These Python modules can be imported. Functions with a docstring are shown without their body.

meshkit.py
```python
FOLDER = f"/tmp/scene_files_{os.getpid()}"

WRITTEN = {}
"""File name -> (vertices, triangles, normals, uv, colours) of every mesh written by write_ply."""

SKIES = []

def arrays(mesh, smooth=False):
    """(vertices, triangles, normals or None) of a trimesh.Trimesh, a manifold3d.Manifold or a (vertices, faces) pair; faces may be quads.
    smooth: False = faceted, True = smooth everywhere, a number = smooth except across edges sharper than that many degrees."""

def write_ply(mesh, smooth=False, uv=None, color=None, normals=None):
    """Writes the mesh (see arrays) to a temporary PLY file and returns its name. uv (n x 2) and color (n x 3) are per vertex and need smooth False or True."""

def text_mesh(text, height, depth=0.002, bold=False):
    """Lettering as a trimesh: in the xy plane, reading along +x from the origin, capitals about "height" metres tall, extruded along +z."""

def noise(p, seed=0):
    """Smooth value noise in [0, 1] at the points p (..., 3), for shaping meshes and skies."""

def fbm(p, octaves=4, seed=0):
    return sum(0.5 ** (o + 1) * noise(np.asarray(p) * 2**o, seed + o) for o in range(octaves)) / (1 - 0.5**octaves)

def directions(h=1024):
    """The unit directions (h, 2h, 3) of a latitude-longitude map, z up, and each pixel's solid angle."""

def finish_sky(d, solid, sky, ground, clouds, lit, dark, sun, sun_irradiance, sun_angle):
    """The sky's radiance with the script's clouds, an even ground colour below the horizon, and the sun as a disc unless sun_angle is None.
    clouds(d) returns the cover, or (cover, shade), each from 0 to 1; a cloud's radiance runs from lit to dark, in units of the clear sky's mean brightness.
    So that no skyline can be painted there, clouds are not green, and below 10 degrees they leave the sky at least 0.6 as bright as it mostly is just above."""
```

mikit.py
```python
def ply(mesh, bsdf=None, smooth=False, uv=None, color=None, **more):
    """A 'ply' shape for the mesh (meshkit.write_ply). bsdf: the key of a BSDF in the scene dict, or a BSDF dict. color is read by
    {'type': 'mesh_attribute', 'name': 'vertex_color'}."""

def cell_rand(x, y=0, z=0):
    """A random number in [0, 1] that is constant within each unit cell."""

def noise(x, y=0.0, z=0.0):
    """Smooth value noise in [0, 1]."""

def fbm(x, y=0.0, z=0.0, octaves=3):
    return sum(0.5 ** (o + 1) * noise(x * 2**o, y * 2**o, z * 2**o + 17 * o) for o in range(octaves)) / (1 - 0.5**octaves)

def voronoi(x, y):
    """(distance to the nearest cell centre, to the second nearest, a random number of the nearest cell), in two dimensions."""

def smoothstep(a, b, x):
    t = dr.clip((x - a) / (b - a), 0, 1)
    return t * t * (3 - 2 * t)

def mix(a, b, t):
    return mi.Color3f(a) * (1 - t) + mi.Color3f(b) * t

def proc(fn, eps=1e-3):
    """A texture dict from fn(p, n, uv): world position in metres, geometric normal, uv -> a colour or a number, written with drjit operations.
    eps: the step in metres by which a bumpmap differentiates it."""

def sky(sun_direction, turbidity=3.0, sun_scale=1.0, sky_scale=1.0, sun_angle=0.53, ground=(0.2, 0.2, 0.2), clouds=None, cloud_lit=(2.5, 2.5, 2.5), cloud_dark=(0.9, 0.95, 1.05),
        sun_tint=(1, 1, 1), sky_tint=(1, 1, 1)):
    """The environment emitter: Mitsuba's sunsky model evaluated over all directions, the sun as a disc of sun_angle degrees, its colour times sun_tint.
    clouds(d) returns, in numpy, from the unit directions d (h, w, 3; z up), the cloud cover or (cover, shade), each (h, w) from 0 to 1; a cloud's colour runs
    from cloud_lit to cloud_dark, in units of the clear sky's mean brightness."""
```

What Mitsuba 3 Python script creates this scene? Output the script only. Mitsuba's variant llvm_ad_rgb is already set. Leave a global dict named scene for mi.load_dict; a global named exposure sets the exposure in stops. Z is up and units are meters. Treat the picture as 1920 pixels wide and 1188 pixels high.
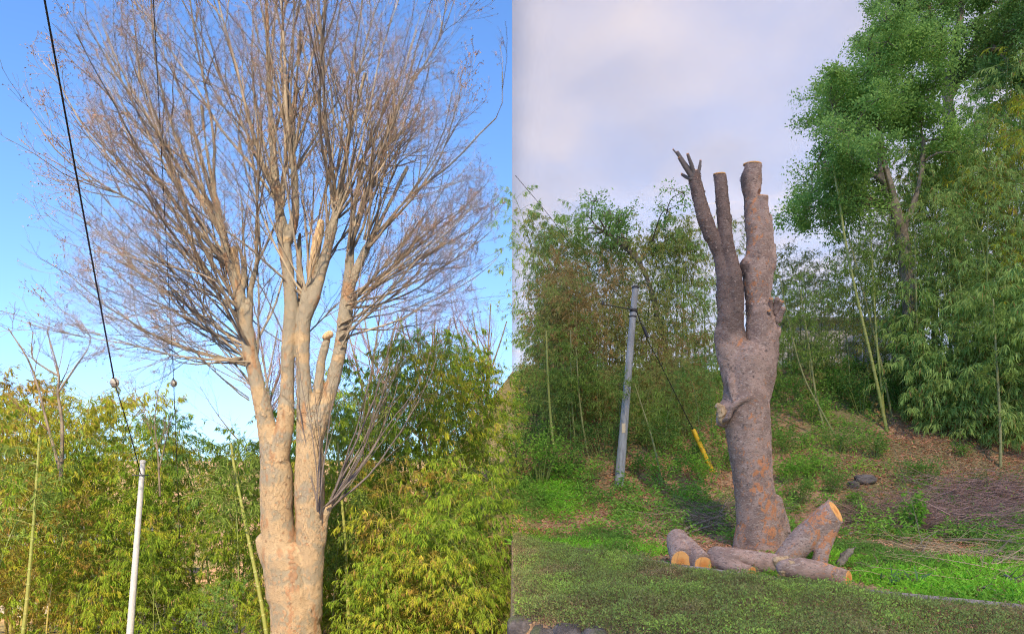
import math, numpy as np, trimesh, mitsuba as mi, drjit as dr, mikit, meshkit
from mikit import noise, fbm, voronoi, smoothstep, mix, cell_rand
T = mi.ScalarTransform4f
scene, labels = {}, {}
F = 1300.0                                    # focal length in pixels of the 1920 x 1188 photograph
EYE = 1.6

# ------------------------------------------------------------------ camera, sky, exposure
exposure = 2.35
scene['camera'] = {'type': 'perspective', 'fov': 2 * math.degrees(math.atan(960 / F)), 'fov_axis': 'x', 'near_clip': .05, 'far_clip': 8000.,
                   'principal_point_offset_y': -(862 - 594) / 1188,
                   'to_world': T().look_at(origin=[0, 0, EYE], target=[0, 10, EYE], up=[0, 0, 1])}
ELEV = math.radians(42)
scene['sky'] = mikit.sky([0, -math.cos(ELEV), math.sin(ELEV)], turbidity=1.7, sky_scale=1.48, sky_tint=(.76, .90, 1.10), sun_tint=(1.0, .95, .84))


# ------------------------------------------------------------------ helpers
def P(px, py, D):
    return np.array([(px - 960) / F * D, D, EYE - (py - 862) / F * D])


def rgb(*c):
    return {'type': 'rgb', 'value': list(c)}


def key(name, parent=None):
    base = f'{parent}__{name}' if parent else name
    k, i = base, 0
    while k in scene or k in labels or k in taken:
        i += 1
        k = f'{base}_{i:03d}'
    taken.add(k)
    return k


taken = set()


def thing(name, label, category, group=None):
    k = key(name)
    labels[k] = {'label': label, 'category': category}
    if group:
        labels[k]['group'] = group
    return k


def part(name, mesh, bsdf, parent, smooth=False, uv=None, color=None, stuff=False, label=None):
    k = key(name, parent)
    scene[k] = mikit.ply(mesh, bsdf, smooth=smooth, uv=uv, color=color)
    if stuff or label:
        labels[k] = {}
        if stuff:
            labels[k]['kind'] = 'stuff'
        if label:
            labels[k]['label'] = label
    return k


def single(name, mesh, bsdf, label, category, group=None, kind=None, **kw):
    k = key(name)
    scene[k] = mikit.ply(mesh, bsdf, **kw)
    labels[k] = {'label': label, 'category': category}
    if group:
        labels[k]['group'] = group
    if kind:
        labels[k]['kind'] = kind
    return k


def unit(v):
    return v / np.maximum(np.linalg.norm(v, axis=-1, keepdims=True), 1e-9)


class Leaves:
    """Collects leaf-sized faces, two triangles each."""

    def __init__(self):
        self.v, self.c = [], []

    def add(self, pos, d, up, L, W, col, fold=.25, mid=.42, droop=0.0):
        pos = np.asarray(pos, float)
        n = len(pos)
        d = unit(np.broadcast_to(d, (n, 3)))
        L, W = np.broadcast_to(L, (n,))[:, None], np.broadcast_to(W, (n,))[:, None]
        s = unit(np.cross(d, np.broadcast_to(up, (n, 3)) + 1e-6))
        u = np.cross(s, d)
        m = pos + d * L * mid
        tip = pos + d * L - np.array([0, 0, 1.]) * (L * droop)
        quad = np.stack([pos, m + s * W / 2 + u * W * fold, tip, m - s * W / 2 + u * W * fold], 1)
        self.v.append(quad.reshape(-1, 3))
        self.c.append(np.repeat(np.broadcast_to(col, (n, 3)), 4, 0))

    def build(self):
        v = np.concatenate(self.v)
        i = np.arange(len(v) // 4)[:, None] * 4
        f = np.concatenate([i + [0, 1, 2], i + [0, 2, 3]])
        return (v, f), np.clip(np.concatenate(self.c), 0.005, .95)


def frames(p):
    t = unit(np.gradient(p, axis=1))
    ref = np.where(np.abs(t[..., 2:]) < .9, [0, 0, 1.], [1., 0, 0])
    a = unit(np.cross(t, ref))
    return a, np.cross(t, a)


def flakes(mesh, n, rs, size, pal, lift=.35, zmax=99.):
    """Small loose plates of bark standing off a trunk."""
    v, f = np.array(mesh.vertices), np.array(mesh.faces)
    fn = np.cross(v[f[:, 1]] - v[f[:, 0]], v[f[:, 2]] - v[f[:, 0]])
    area = np.linalg.norm(fn, axis=1)
    c = v[f].mean(1)
    wgt = area * (c[:, 2] < zmax) * (.15 + np.clip((meshkit.fbm(c * 2.3, 3, 71) - .42) * 6, 0, 1))
    i = rs.choice(len(f), n, p=wgt / wgt.sum())
    nr = unit(fn[i])
    down = unit(np.array([0, 0, -1.]) + rs.normal(size=(n, 3)) * .7)
    d = unit(down - (down * nr).sum(1, keepdims=True) * nr + nr * rs.uniform(.02, lift, (n, 1)))
    L = rs.uniform(*size, n)
    k = rs.integers(0, len(pal), n)
    lv = Leaves()
    lv.add(c[i] + nr * .002, d, nr + rs.normal(size=(n, 3)) * .15, L, L * rs.uniform(.5, 1.1, n), np.array(pal)[k] * rs.uniform(.7, 1.2, (n, 1)), fold=.15)
    return lv.build()


class Tubes:
    """Collects polylines (n, k, 3) with radii (n, k) as thin tubes."""

    def __init__(self):
        self.v, self.f, self.c, self.n = [], [], [], 0

    def add(self, p, r, sides=3, col=(.3, .3, .3)):
        p = np.asarray(p, float)
        if p.ndim == 2:
            p = p[None]
        n, k = p.shape[:2]
        if n == 0:
            return
        r = np.broadcast_to(r, (n, k))
        a, b = frames(p)
        ang = np.arange(sides) * 2 * np.pi / sides
        v = p[:, :, None] + r[:, :, None, None] * (np.cos(ang)[:, None] * a[:, :, None] + np.sin(ang)[:, None] * b[:, :, None])
        i, j = np.meshgrid(np.arange(k - 1), np.arange(sides), indexing='ij')
        j2 = (j + 1) % sides
        q = np.stack([i * sides + j, i * sides + j2, (i + 1) * sides + j2, (i + 1) * sides + j], -1).reshape(-1, 4)
        f = np.concatenate([q[:, [0, 1, 2]], q[:, [0, 2, 3]]])
        caps = []
        for e in (0, (k - 1) * sides):
            for m in range(1, sides - 1):
                caps.append([e, e + m, e + m + 1] if e else [e, e + m + 1, e + m])
        f = np.concatenate([f, np.array(caps)])
        f = (f[None] + (np.arange(n) * k * sides)[:, None, None]).reshape(-1, 3) + self.n
        self.v.append(v.reshape(-1, 3))
        self.f.append(f)
        col = np.asarray(col, float)
        col = np.broadcast_to(col, (n, 3)) if col.ndim < 3 else col
        self.c.append(np.repeat(col, k * sides, 0))
        self.n += n * k * sides

    def build(self):
        return (np.concatenate(self.v), np.concatenate(self.f)), np.clip(np.concatenate(self.c), .005, .95)


def spline(pts, n=8):
    p = np.asarray(pts, float)
    p = np.vstack([2 * p[:1] - p[1:2], p, 2 * p[-1:] - p[-2:-1]])
    out = []
    for i in range(1, len(p) - 2):
        t = np.linspace(0, 1, n, endpoint=False)[:, None]
        a, b, c, d = p[i - 1:i + 3]
        out.append(.5 * (2 * b + (c - a) * t + (2 * a - 5 * b + 4 * c - d) * t**2 + (3 * b - a - 3 * c + d) * t**3))
    return np.vstack(out + [p[-2:-1]])


def surface_net(V, lo, h):
    """A closed mesh of the zero level of the grid V."""
    s = V < 0
    nx, ny, nz = (k - 1 for k in V.shape)
    cnt = np.zeros((nx, ny, nz), np.int8)
    for a, b, c in np.ndindex(2, 2, 2):
        cnt += s[a:a + nx, b:b + ny, c:c + nz]
    I = np.argwhere((cnt > 0) & (cnt < 8))
    acc, num = np.zeros((len(I), 3)), np.zeros((len(I), 1))
    for ax in range(3):
        for o1, o2 in np.ndindex(2, 2):
            o = np.zeros(3, int)
            o[(ax + 1) % 3], o[(ax + 2) % 3] = o1, o2
            e = o.copy()
            e[ax] = 1
            va, vb = V[tuple((I + o).T)], V[tuple((I + e).T)]
            x = (va < 0) != (vb < 0)
            t = np.where(x, va / np.where(x, va - vb, 1), 0)
            pt = np.broadcast_to(o, (len(I), 3)).astype(float).copy()
            pt[:, ax] += t
            acc += pt * x[:, None]
            num += x[:, None]
    idx = -np.ones((nx, ny, nz), int)
    idx[tuple(I.T)] = np.arange(len(I))
    verts = lo + (I + acc / num) * h
    faces = []
    for ax in range(3):
        u, w = (ax + 1) % 3, (ax + 2) % 3
        sl0, sl1 = [slice(None)] * 3, [slice(None)] * 3
        sl0[ax], sl1[ax] = slice(0, -1), slice(1, None)
        A = np.argwhere(s[tuple(sl0)] != s[tuple(sl1)])
        A = A[(A[:, u] > 0) & (A[:, w] > 0) & (A[:, u] < V.shape[u] - 1) & (A[:, w] < V.shape[w] - 1)]
        flip = ~s[tuple(A.T)]
        du, dw = np.eye(3, dtype=int)[u], np.eye(3, dtype=int)[w]
        q = np.stack([idx[tuple((A - a * du - b * dw).T)] for a, b in ((1, 1), (0, 1), (0, 0), (1, 0))], 1)
        q[flip] = q[flip][:, ::-1]
        faces.append(q)
    q = np.concatenate(faces)
    return trimesh.Trimesh(verts, np.concatenate([q[:, [0, 1, 2]], q[:, [0, 2, 3]]]), process=False)


def wood(chains, h=.03, k=.08, cuts=(), rough=.012, freq=6., seed=0, ridged=0.):
    """One continuous wooden body: tapered limbs (points, radii) melted together, sawn flat at the cuts (point, normal)."""
    lines = []
    for pts, rad, *kk in chains:
        lines.append((spline(np.column_stack([pts, rad]), 4), kk[0] if kk else k))
    allp = np.concatenate([l[0] for l in lines])
    rm = allp[:, 3].max() + .1
    lo, hi = allp[:, :3].min(0) - rm, allp[:, :3].max(0) + rm
    n = np.ceil((hi - lo) / h).astype(int) + 1
    V = np.full(n, 9., np.float32)
    ax = [lo[i] + np.arange(n[i]) * h for i in range(3)]
    for p, kk in lines:
        pad = p[:, 3].max() + kk + .05
        L0 = np.maximum(((p[:, :3].min(0) - pad - lo) / h).astype(int), 0)
        U0 = np.minimum(((p[:, :3].max(0) + pad - lo) / h).astype(int) + 2, n)
        W = np.full(U0 - L0, 9., np.float32)
        for a, b in zip(p[:-1], p[1:]):
            pad = max(a[3], b[3]) + kk + .05
            l = np.maximum(((np.minimum(a, b)[:3] - pad - lo) / h).astype(int), L0)
            u = np.minimum(((np.maximum(a, b)[:3] + pad - lo) / h).astype(int) + 2, U0)
            X, Y, Z = np.meshgrid(*[ax[i][l[i]:u[i]] for i in range(3)], indexing='ij')
            ab = b[:3] - a[:3]
            t = np.clip(((X - a[0]) * ab[0] + (Y - a[1]) * ab[1] + (Z - a[2]) * ab[2]) / max(ab @ ab, 1e-9), 0, 1)
            d = np.sqrt((X - a[0] - t * ab[0])**2 + (Y - a[1] - t * ab[1])**2 + (Z - a[2] - t * ab[2])**2) - (a[3] + (b[3] - a[3]) * t)
            l, u = l - L0, u - L0
            sub = W[l[0]:u[0], l[1]:u[1], l[2]:u[2]]
            sub[:] = np.minimum(sub, d)
        sub = V[L0[0]:U0[0], L0[1]:U0[1], L0[2]:U0[2]]
        m = np.maximum(kk - np.abs(sub - W), 0) / kk
        sub[:] = np.minimum(sub, W) - m * m * kk * .25
    near = np.argwhere(np.abs(V) < .12)
    q = lo + near * h
    w = (meshkit.fbm(q * freq, 3, seed) - .5) * 2 * rough + (meshkit.fbm(q * 1.7, 2, seed + 5) - .5) * rough * 3
    if ridged:
        w += ridged * (np.abs(meshkit.noise(q * [14, 14, 2.2], seed + 9) - .5) - .25)
    V[tuple(near.T)] += w.astype(np.float32)
    for pt, nr, R in cuts:
        l = np.maximum(((pt - R - lo) / h).astype(int), 0)
        u = np.minimum(((pt + R - lo) / h).astype(int) + 2, n)
        X, Y, Z = np.meshgrid(*[ax[i][l[i]:u[i]] for i in range(3)], indexing='ij')
        nr = unit(np.asarray(nr, float))
        d = (X - pt[0]) * nr[0] + (Y - pt[1]) * nr[1] + (Z - pt[2]) * nr[2]
        inside = (X - pt[0])**2 + (Y - pt[1])**2 + (Z - pt[2])**2 < R * R
        sub = V[l[0]:u[0], l[1]:u[1], l[2]:u[2]]
        sub[:] = np.where(inside, np.maximum(sub, d), sub)
    return surface_net(V, lo, h)


def cut_disc(center, normal, r, seed=0, thick=.012, n=28):
    """A sawn face: a slightly irregular disc with a depth of its own; uv holds metres from the pith."""
    rs = np.random.default_rng(seed)
    nr = unit(np.asarray(normal, float))
    a = unit(np.cross(nr, [.3, .2, .93]))
    b = np.cross(nr, a)
    ang = np.arange(n) * 2 * np.pi / n
    rr = r * (1 + .06 * np.sin(2 * ang + rs.uniform(0, 6)) + .04 * np.sin(3 * ang + rs.uniform(0, 6)) + rs.uniform(-.015, .015, n))
    uv = [[.1 * r, .05 * r]]
    v = [np.asarray(center) + nr * thick + a * uv[0][0] + b * uv[0][1]]
    for rad, z in ((.6, 1), (.97, 1), (1.0, .4), (1.0, -1.)):
        for c_, s_, q in zip(np.cos(ang), np.sin(ang), rr):
            v.append(np.asarray(center) + (a * c_ + b * s_) * q * rad + nr * thick * z)
            uv.append([c_ * q * rad, s_ * q * rad])
    f = [[0, 1 + i, 1 + (i + 1) % n] for i in range(n)]
    for k in range(3):
        for i in range(n):
            p, q, j = 1 + k * n, 1 + (k + 1) * n, (i + 1) % n
            f += [[p + i, q + i, q + j], [p + i, q + j, p + j]]
    return trimesh.Trimesh(np.array(v), np.array(f), process=False), np.array(uv)


# ------------------------------------------------------------------ materials
def principled(color, rough=.8, spec=.3, **kw):
    return {'type': 'twosided', 'bsdf': {'type': 'principled', 'base_color': color, 'roughness': rough, 'specular': spec, **kw}}


def bumped(bsdf, fn, scale, eps=2e-3):
    return {'type': 'bumpmap', 'arbitrary': mikit.proc(fn, eps), 'scale': scale, 'bsdf': bsdf}


VC = {'type': 'mesh_attribute', 'name': 'vertex_color'}


def leafy(trans, rough=.5):
    return {'type': 'principledthin', 'base_color': VC, 'roughness': rough, 'spec_trans': 0., 'diff_trans': trans, 'eta': 1.5}


scene['leaf'] = leafy(.9)
scene['leaf_glossy'] = leafy(.55, .35)
scene['dry_leaf'] = principled(VC, .85, .2)
scene['twig'] = principled(VC, .8, .25)


def bark_beige(p, n, uv):
    w = fbm(p.x * 3, p.y * 3, p.z * 3, 2)
    a = fbm(p.x * 5 + w * 3, p.y * 5 + w, p.z * 3.0, 3)
    flake = fbm(p.x * 26 + 9, p.y * 26, p.z * 17 + w * 4, 3)
    smooth_bark = smoothstep(-.35, .35, (a - .5) * 5 + (p.z - 2.4) * .55)
    c = mix(mix((.40, .305, .195), (.285, .25, .185), smoothstep(.46, .60, a)), (.28, .255, .205), smooth_bark)
    c = mix(c, (.47, .36, .225), smoothstep(.55, .64, flake) * (.6 - .5 * smooth_bark))
    c = mix(c, (.33, .19, .105), smoothstep(.60, .70, fbm(p.x * 6 + 3, p.y * 6, p.z * 1.8 + 7, 4)) * .8)
    c = mix(c, (.22, .18, .14), smoothstep(.66, .74, noise(p.x * 40, p.y * 40, p.z * 60)) * .35)
    seam = dr.exp(-dr.square((p.x + 3.66 + (w - .5) * .12) / .06)) * smoothstep(.0, .5, 1.3 - p.z)
    c = mix(c, (.34, .17, .09), smoothstep(.35, 1.0, seam + (flake - .5) * 2.6 + (a - .5) * 1.5) * .6)
    return c * (.91 + .18 * noise(p.x * 90, p.y * 90, p.z * 90))


def bark_beige_bump(p, n, uv):
    w = fbm(p.x * 3, p.y * 3, p.z * 3, 2)
    flake = fbm(p.x * 26 + 9, p.y * 26, p.z * 17 + w * 4, 3)
    return smoothstep(.45, .62, flake) + .5 * noise(p.x * 60, p.y * 60, p.z * 80)


SCARS = [(*(lambda q: (q[0], q[2]))(P(x, y, 12.2)), r, w) for x, y, r, w in ((1438, 950, .24, 1.35), (1425, 880, .24, 1.15), (1418, 915, .18, 1.1), (1398, 1000, .18, .9), (1460, 985, .16, 1.0), (1440, 1000, .2, 1.0), (1412, 780, .22, .6), (1415, 830, .2, .6), (1405, 400, .3, .75), (1415, 460, .3, .75), (1420, 540, .25, .7), (1385, 640, .16, .6), (1560, 975, .14, 1.1), (1515, 1005, .12, .9))]


def bark_grey(p, n, uv):
    w = fbm(p.x * 4, p.y * 4, p.z * 4, 2)
    lent = fbm(p.x * 26, p.y * 26, p.z * 60 + w * 9, 3)
    c = mix((.41, .285, .235), (.285, .195, .16), smoothstep(.4, .62, fbm(p.x * 6, p.y * 6, p.z * 3, 3)))
    c = mix(c, (.48, .40, .345), smoothstep(.54, .70, lent) * .7)
    c = mix(c, (.15, .11, .10), smoothstep(.58, .72, fbm(p.x * 34 + 5, p.y * 34, p.z * 60 + w * 7, 3)) * .75)
    zone = mi.Float(0)
    for sx, sz, sr, sw in SCARS:
        zone = dr.maximum(zone, sw * dr.exp(-(dr.square(p.x - sx) + dr.square(p.z - sz) * .6) / (sr * sr)))
    patch = fbm(p.x * 20 + w * 5, p.y * 20, p.z * 10 + 3 + w * 3, 4) + .5 * (fbm(p.x * 75, p.y * 75, p.z * 40, 2) - .5)
    t = smoothstep(.60, .70, patch + (zone - .5) * .26)
    young = smoothstep(-.25, .25, (4.17 - p.x) * 5 + (w - .5)) * smoothstep(-.25, .25, p.z - 3.75 + (w - .5) * .8)
    c = mix(c, c * mi.Color3f(.50, .50, .52), young)
    t = t * (1 - .8 * young)
    c = mix(c, mix((.50, .19, .08), (.62, .27, .11), noise(p.x * 50, p.y * 50, p.z * 50)), t * .85)
    return c * (.84 + .32 * noise(p.x * 110, p.y * 110, p.z * 130))


def bark_grey_bump(p, n, uv):
    w = fbm(p.x * 4, p.y * 4, p.z * 4, 2)
    return fbm(p.x * 26, p.y * 26, p.z * 55 + w * 9, 3) + .6 * fbm(p.x * 70, p.y * 70, p.z * 70, 2)


def bark_limb(p, n, uv):
    a = fbm(p.x * 9, p.y * 9, p.z * 5, 3)
    c = mix((.27, .23, .18), (.165, .14, .115), smoothstep(.42, .6, a))
    return c * (.8 + .4 * noise(p.x * 70, p.y * 70, p.z * 70))


def cut_wood(p, n, uv):
    r = dr.sqrt(dr.square(uv.x) + dr.square(uv.y))
    w = fbm(uv.x * 25 + 3, uv.y * 25, 0.3, 2)
    ring = .5 + .5 * dr.sin((r + w * .012) * 900)
    c = mix((.66, .25, .06), (.84, .46, .16), smoothstep(.02, .10, r + (w - .5) * .06) * .7 + ring * .2)
    c = mix(c, (.34, .17, .08), smoothstep(.47, .5, noise(uv.x * 9 + 3, uv.y * 90, 1.)) * smoothstep(.54, .5, noise(uv.x * 9 + 3, uv.y * 90, 1.)) * .5)
    return mix(c, (.45, .2, .08), smoothstep(.6, .8, fbm(uv.x * 60, uv.y * 9, 2.0, 2)) * .5)


def torn_wood(p, n, uv):
    return mix((.56, .42, .26), (.38, .26, .15), smoothstep(.4, .65, fbm(p.x * 60, p.y * 60, p.z * 9, 2)))


scene['bark_beige'] = bumped(principled(mikit.proc(bark_beige), .8, .25), bark_beige_bump, .011)
scene['bark_grey'] = bumped(principled(mikit.proc(bark_grey), .7, .35), bark_grey_bump, .012)
scene['bark_limb'] = principled(mikit.proc(bark_limb), .8, .25)
scene['bark_dark'] = principled(mikit.proc(lambda p, n, uv: mix((.13, .115, .115), (.21, .18, .17), fbm(p.x * 30, p.y * 30, p.z * 20, 3))), .8, .25)
scene['bark_limb_pale'] = principled(mikit.proc(lambda p, n, uv: mix((.40, .345, .265), (.27, .23, .18), smoothstep(.42, .6, fbm(p.x * 9, p.y * 9, p.z * 5, 3)))), .8, .25)
scene['cut_wood'] = principled(mikit.proc(cut_wood), .75, .25)
scene['torn_wood'] = principled(mikit.proc(torn_wood), .85, .2)


def soil(p, n, uv):
    a = fbm(p.x * .55 + 4, p.y * .55, 0., 3)
    b = fbm(p.x * 9, p.y * 9, 3., 3)
    c = mix((.30, .185, .11), (.42, .28, .17), smoothstep(.35, .65, b))
    c = mix(c, (.20, .19, .09), smoothstep(.45, .6, a) * .8)
    return c * (.6 + .8 * noise(p.x * 45, p.y * 45, p.z * 45))


scene['soil'] = principled(mikit.proc(soil), .95, .1)


def concrete(p, n, uv):
    a = fbm(p.x * 14, p.y * 14, p.z * 14, 3)
    g = noise(p.x * 120, p.y * 120, p.z * 120)
    return mix((.30, .27, .25), (.20, .18, .165), smoothstep(.4, .65, a)) * (.65 + .7 * g)


scene['concrete'] = bumped(principled(mikit.proc(concrete), .9, .2), lambda p, n, uv: noise(p.x * 110, p.y * 110, p.z * 110), .006)


def rock(p, n, uv):
    a = fbm(p.x * 7, p.y * 7, p.z * 7, 4)
    return mix(mix((.085, .075, .075), (.17, .15, .145), smoothstep(.38, .64, a)), (.10, .12, .05), smoothstep(.55, .7, fbm(p.x * 5 + 8, p.y * 5, p.z * 5, 3)) * .7) * (.7 + .6 * noise(p.x * 80, p.y * 80, p.z * 80))


scene['rock'] = bumped(principled(mikit.proc(rock), .8, .35), lambda p, n, uv: fbm(p.x * 25, p.y * 25, p.z * 25, 3), .02)


def asphalt(p, n, uv):
    return mix((.045, .045, .048), (.085, .083, .08), noise(p.x * 90, p.y * 90, 0) * .6 + fbm(p.x, p.y, 0, 2) * .4)


scene['asphalt'] = principled(mikit.proc(asphalt), .9, .3)


def steel(p, n, uv):
    a = fbm(p.x * 20, p.y * 20, p.z * 3, 3)
    return mix((.33, .345, .37), (.25, .26, .285), smoothstep(.4, .62, a))


scene['pole_steel'] = principled(mikit.proc(steel), .5, .5)
scene['galvanised'] = principled(mikit.proc(lambda p, n, uv: mix((.52, .54, .56), (.40, .42, .44), fbm(p.x * 30, p.y * 30, p.z * 6, 3))), .45, .5)
scene['black_wire'] = principled(rgb(.018, .018, .02), .5, .4)
scene['dark_iron'] = principled(rgb(.045, .045, .05), .6, .4)
scene['porcelain'] = principled(mikit.proc(lambda p, n, uv: mix((.55, .53, .48), (.36, .34, .31), smoothstep(.45, .65, fbm(p.x * 40, p.y * 40, p.z * 40, 2)))), .3, .5)
scene['yellow_plastic'] = principled(mikit.proc(lambda p, n, uv: mix((.72, .45, .02), (.50, .31, .03), smoothstep(.5, .7, fbm(p.x * 18, p.y * 18, p.z * 9, 3)))), .5, .4)
scene['plate'] = principled(rgb(.62, .52, .36), .5, .4)
scene['house_wall'] = principled(mikit.proc(lambda p, n, uv: mix((.62, .61, .60), (.50, .49, .48), fbm(p.x * 2, p.y * 2, p.z * 2, 4))), .85, .2)
scene['house_wall_white'] = principled(mikit.proc(lambda p, n, uv: mix((.66, .64, .60), (.52, .50, .47), fbm(p.x * 2, p.y * 2, p.z * 3, 4))), .85, .2)
scene['roof_tile'] = principled(mikit.proc(lambda p, n, uv: mix((.20, .20, .205), (.30, .30, .30), noise(p.x * 6, p.y * 6, p.z * 6))), .7, .3)
scene['pane_dark'] = principled(rgb(.04, .045, .05), .08, .6)
scene['frame_alu'] = principled(rgb(.42, .42, .43), .4, .5)

# ------------------------------------------------------------------ the sky's cloud bank and the ground
CLOUD_EDGE = 0.0


def cloud_cover(p, n, uv):
    """How closed the vapour is: wisps and thicker folds of one white cloud."""
    w = fbm(p.x / 70, p.y / 120, 3., 3)
    v = fbm(p.x / 40 + w * 2.6, p.y / 85 + w * 1.5, 9., 5)
    return .335 + .21 * smoothstep(.28, .72, v)


scene['cloud_vapour'] = {'type': 'mask', 'opacity': mikit.proc(cloud_cover),
                         'bsdf': {'type': 'principledthin', 'base_color': rgb(.575, .545, .51), 'roughness': 1., 'spec_trans': 0., 'diff_trans': 1.9, 'eta': 1.01}}


def cloud_bank():
    xs = np.concatenate([np.linspace(0, 500, 41), np.linspace(560, 2600, 20)])
    ys = np.concatenate([np.linspace(-900, -300, 20), np.linspace(-280, 900, 90), np.linspace(960, 3200, 20)])
    X, Y = np.meshgrid(xs + CLOUD_EDGE, ys, indexing='ij')
    q = np.stack([X / 60, Y / 60, X * 0], -1)
    zb = 120 + 16 * (meshkit.fbm(q, 4, 3) - .5)
    zt = 152 + 30 * (meshkit.fbm(q * .8 + 7, 4, 8) - .5)
    nx, ny = X.shape
    v = np.concatenate([np.stack([X, Y, zb], -1).reshape(-1, 3), np.stack([X, Y, zt], -1).reshape(-1, 3)])
    i, j = np.meshgrid(np.arange(nx - 1), np.arange(ny - 1), indexing='ij')
    q = np.stack([i * ny + j, (i + 1) * ny + j, (i + 1) * ny + j + 1, i * ny + j + 1], -1).reshape(-1, 4)
    N = nx * ny
    quads = [q[:, ::-1], q + N]
    edge = np.concatenate([np.arange(nx) * ny, (nx - 1) * ny + np.arange(1, ny), np.arange(nx - 2, -1, -1) * ny + ny - 1, np.arange(ny - 2, 0, -1)])
    e2 = np.roll(edge, -1)
    quads.append(np.stack([edge, e2, e2 + N, edge + N], 1))
    return v, np.concatenate(quads)


k = key('cloud')
scene[k] = mikit.ply(cloud_bank(), 'cloud_vapour', smooth=True)
labels[k] = {'label': 'pale grey cloud bank covering the right half of the sky', 'category': 'cloud', 'kind': 'structure'}


def lerp_pts(x, pts):
    a = np.array(pts, float)
    return np.interp(x, a[:, 0], a[:, 1])


KERB = np.array([(-.1, 13.0), (.6, 12.3), (1.4, 11.2), (2.46, 9.75), (3.05, 9.05), (3.6, 8.3), (4.8, 7.4), (6.0, 6.75), (9, 6.1), (14, 5.6)])
WALL = np.array([(-.1, 6.95), (.55, 6.5), (1.3, 6.05), (2.5, 5.5), (5, 5.0), (9, 4.5), (14, 4.2)])


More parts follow.
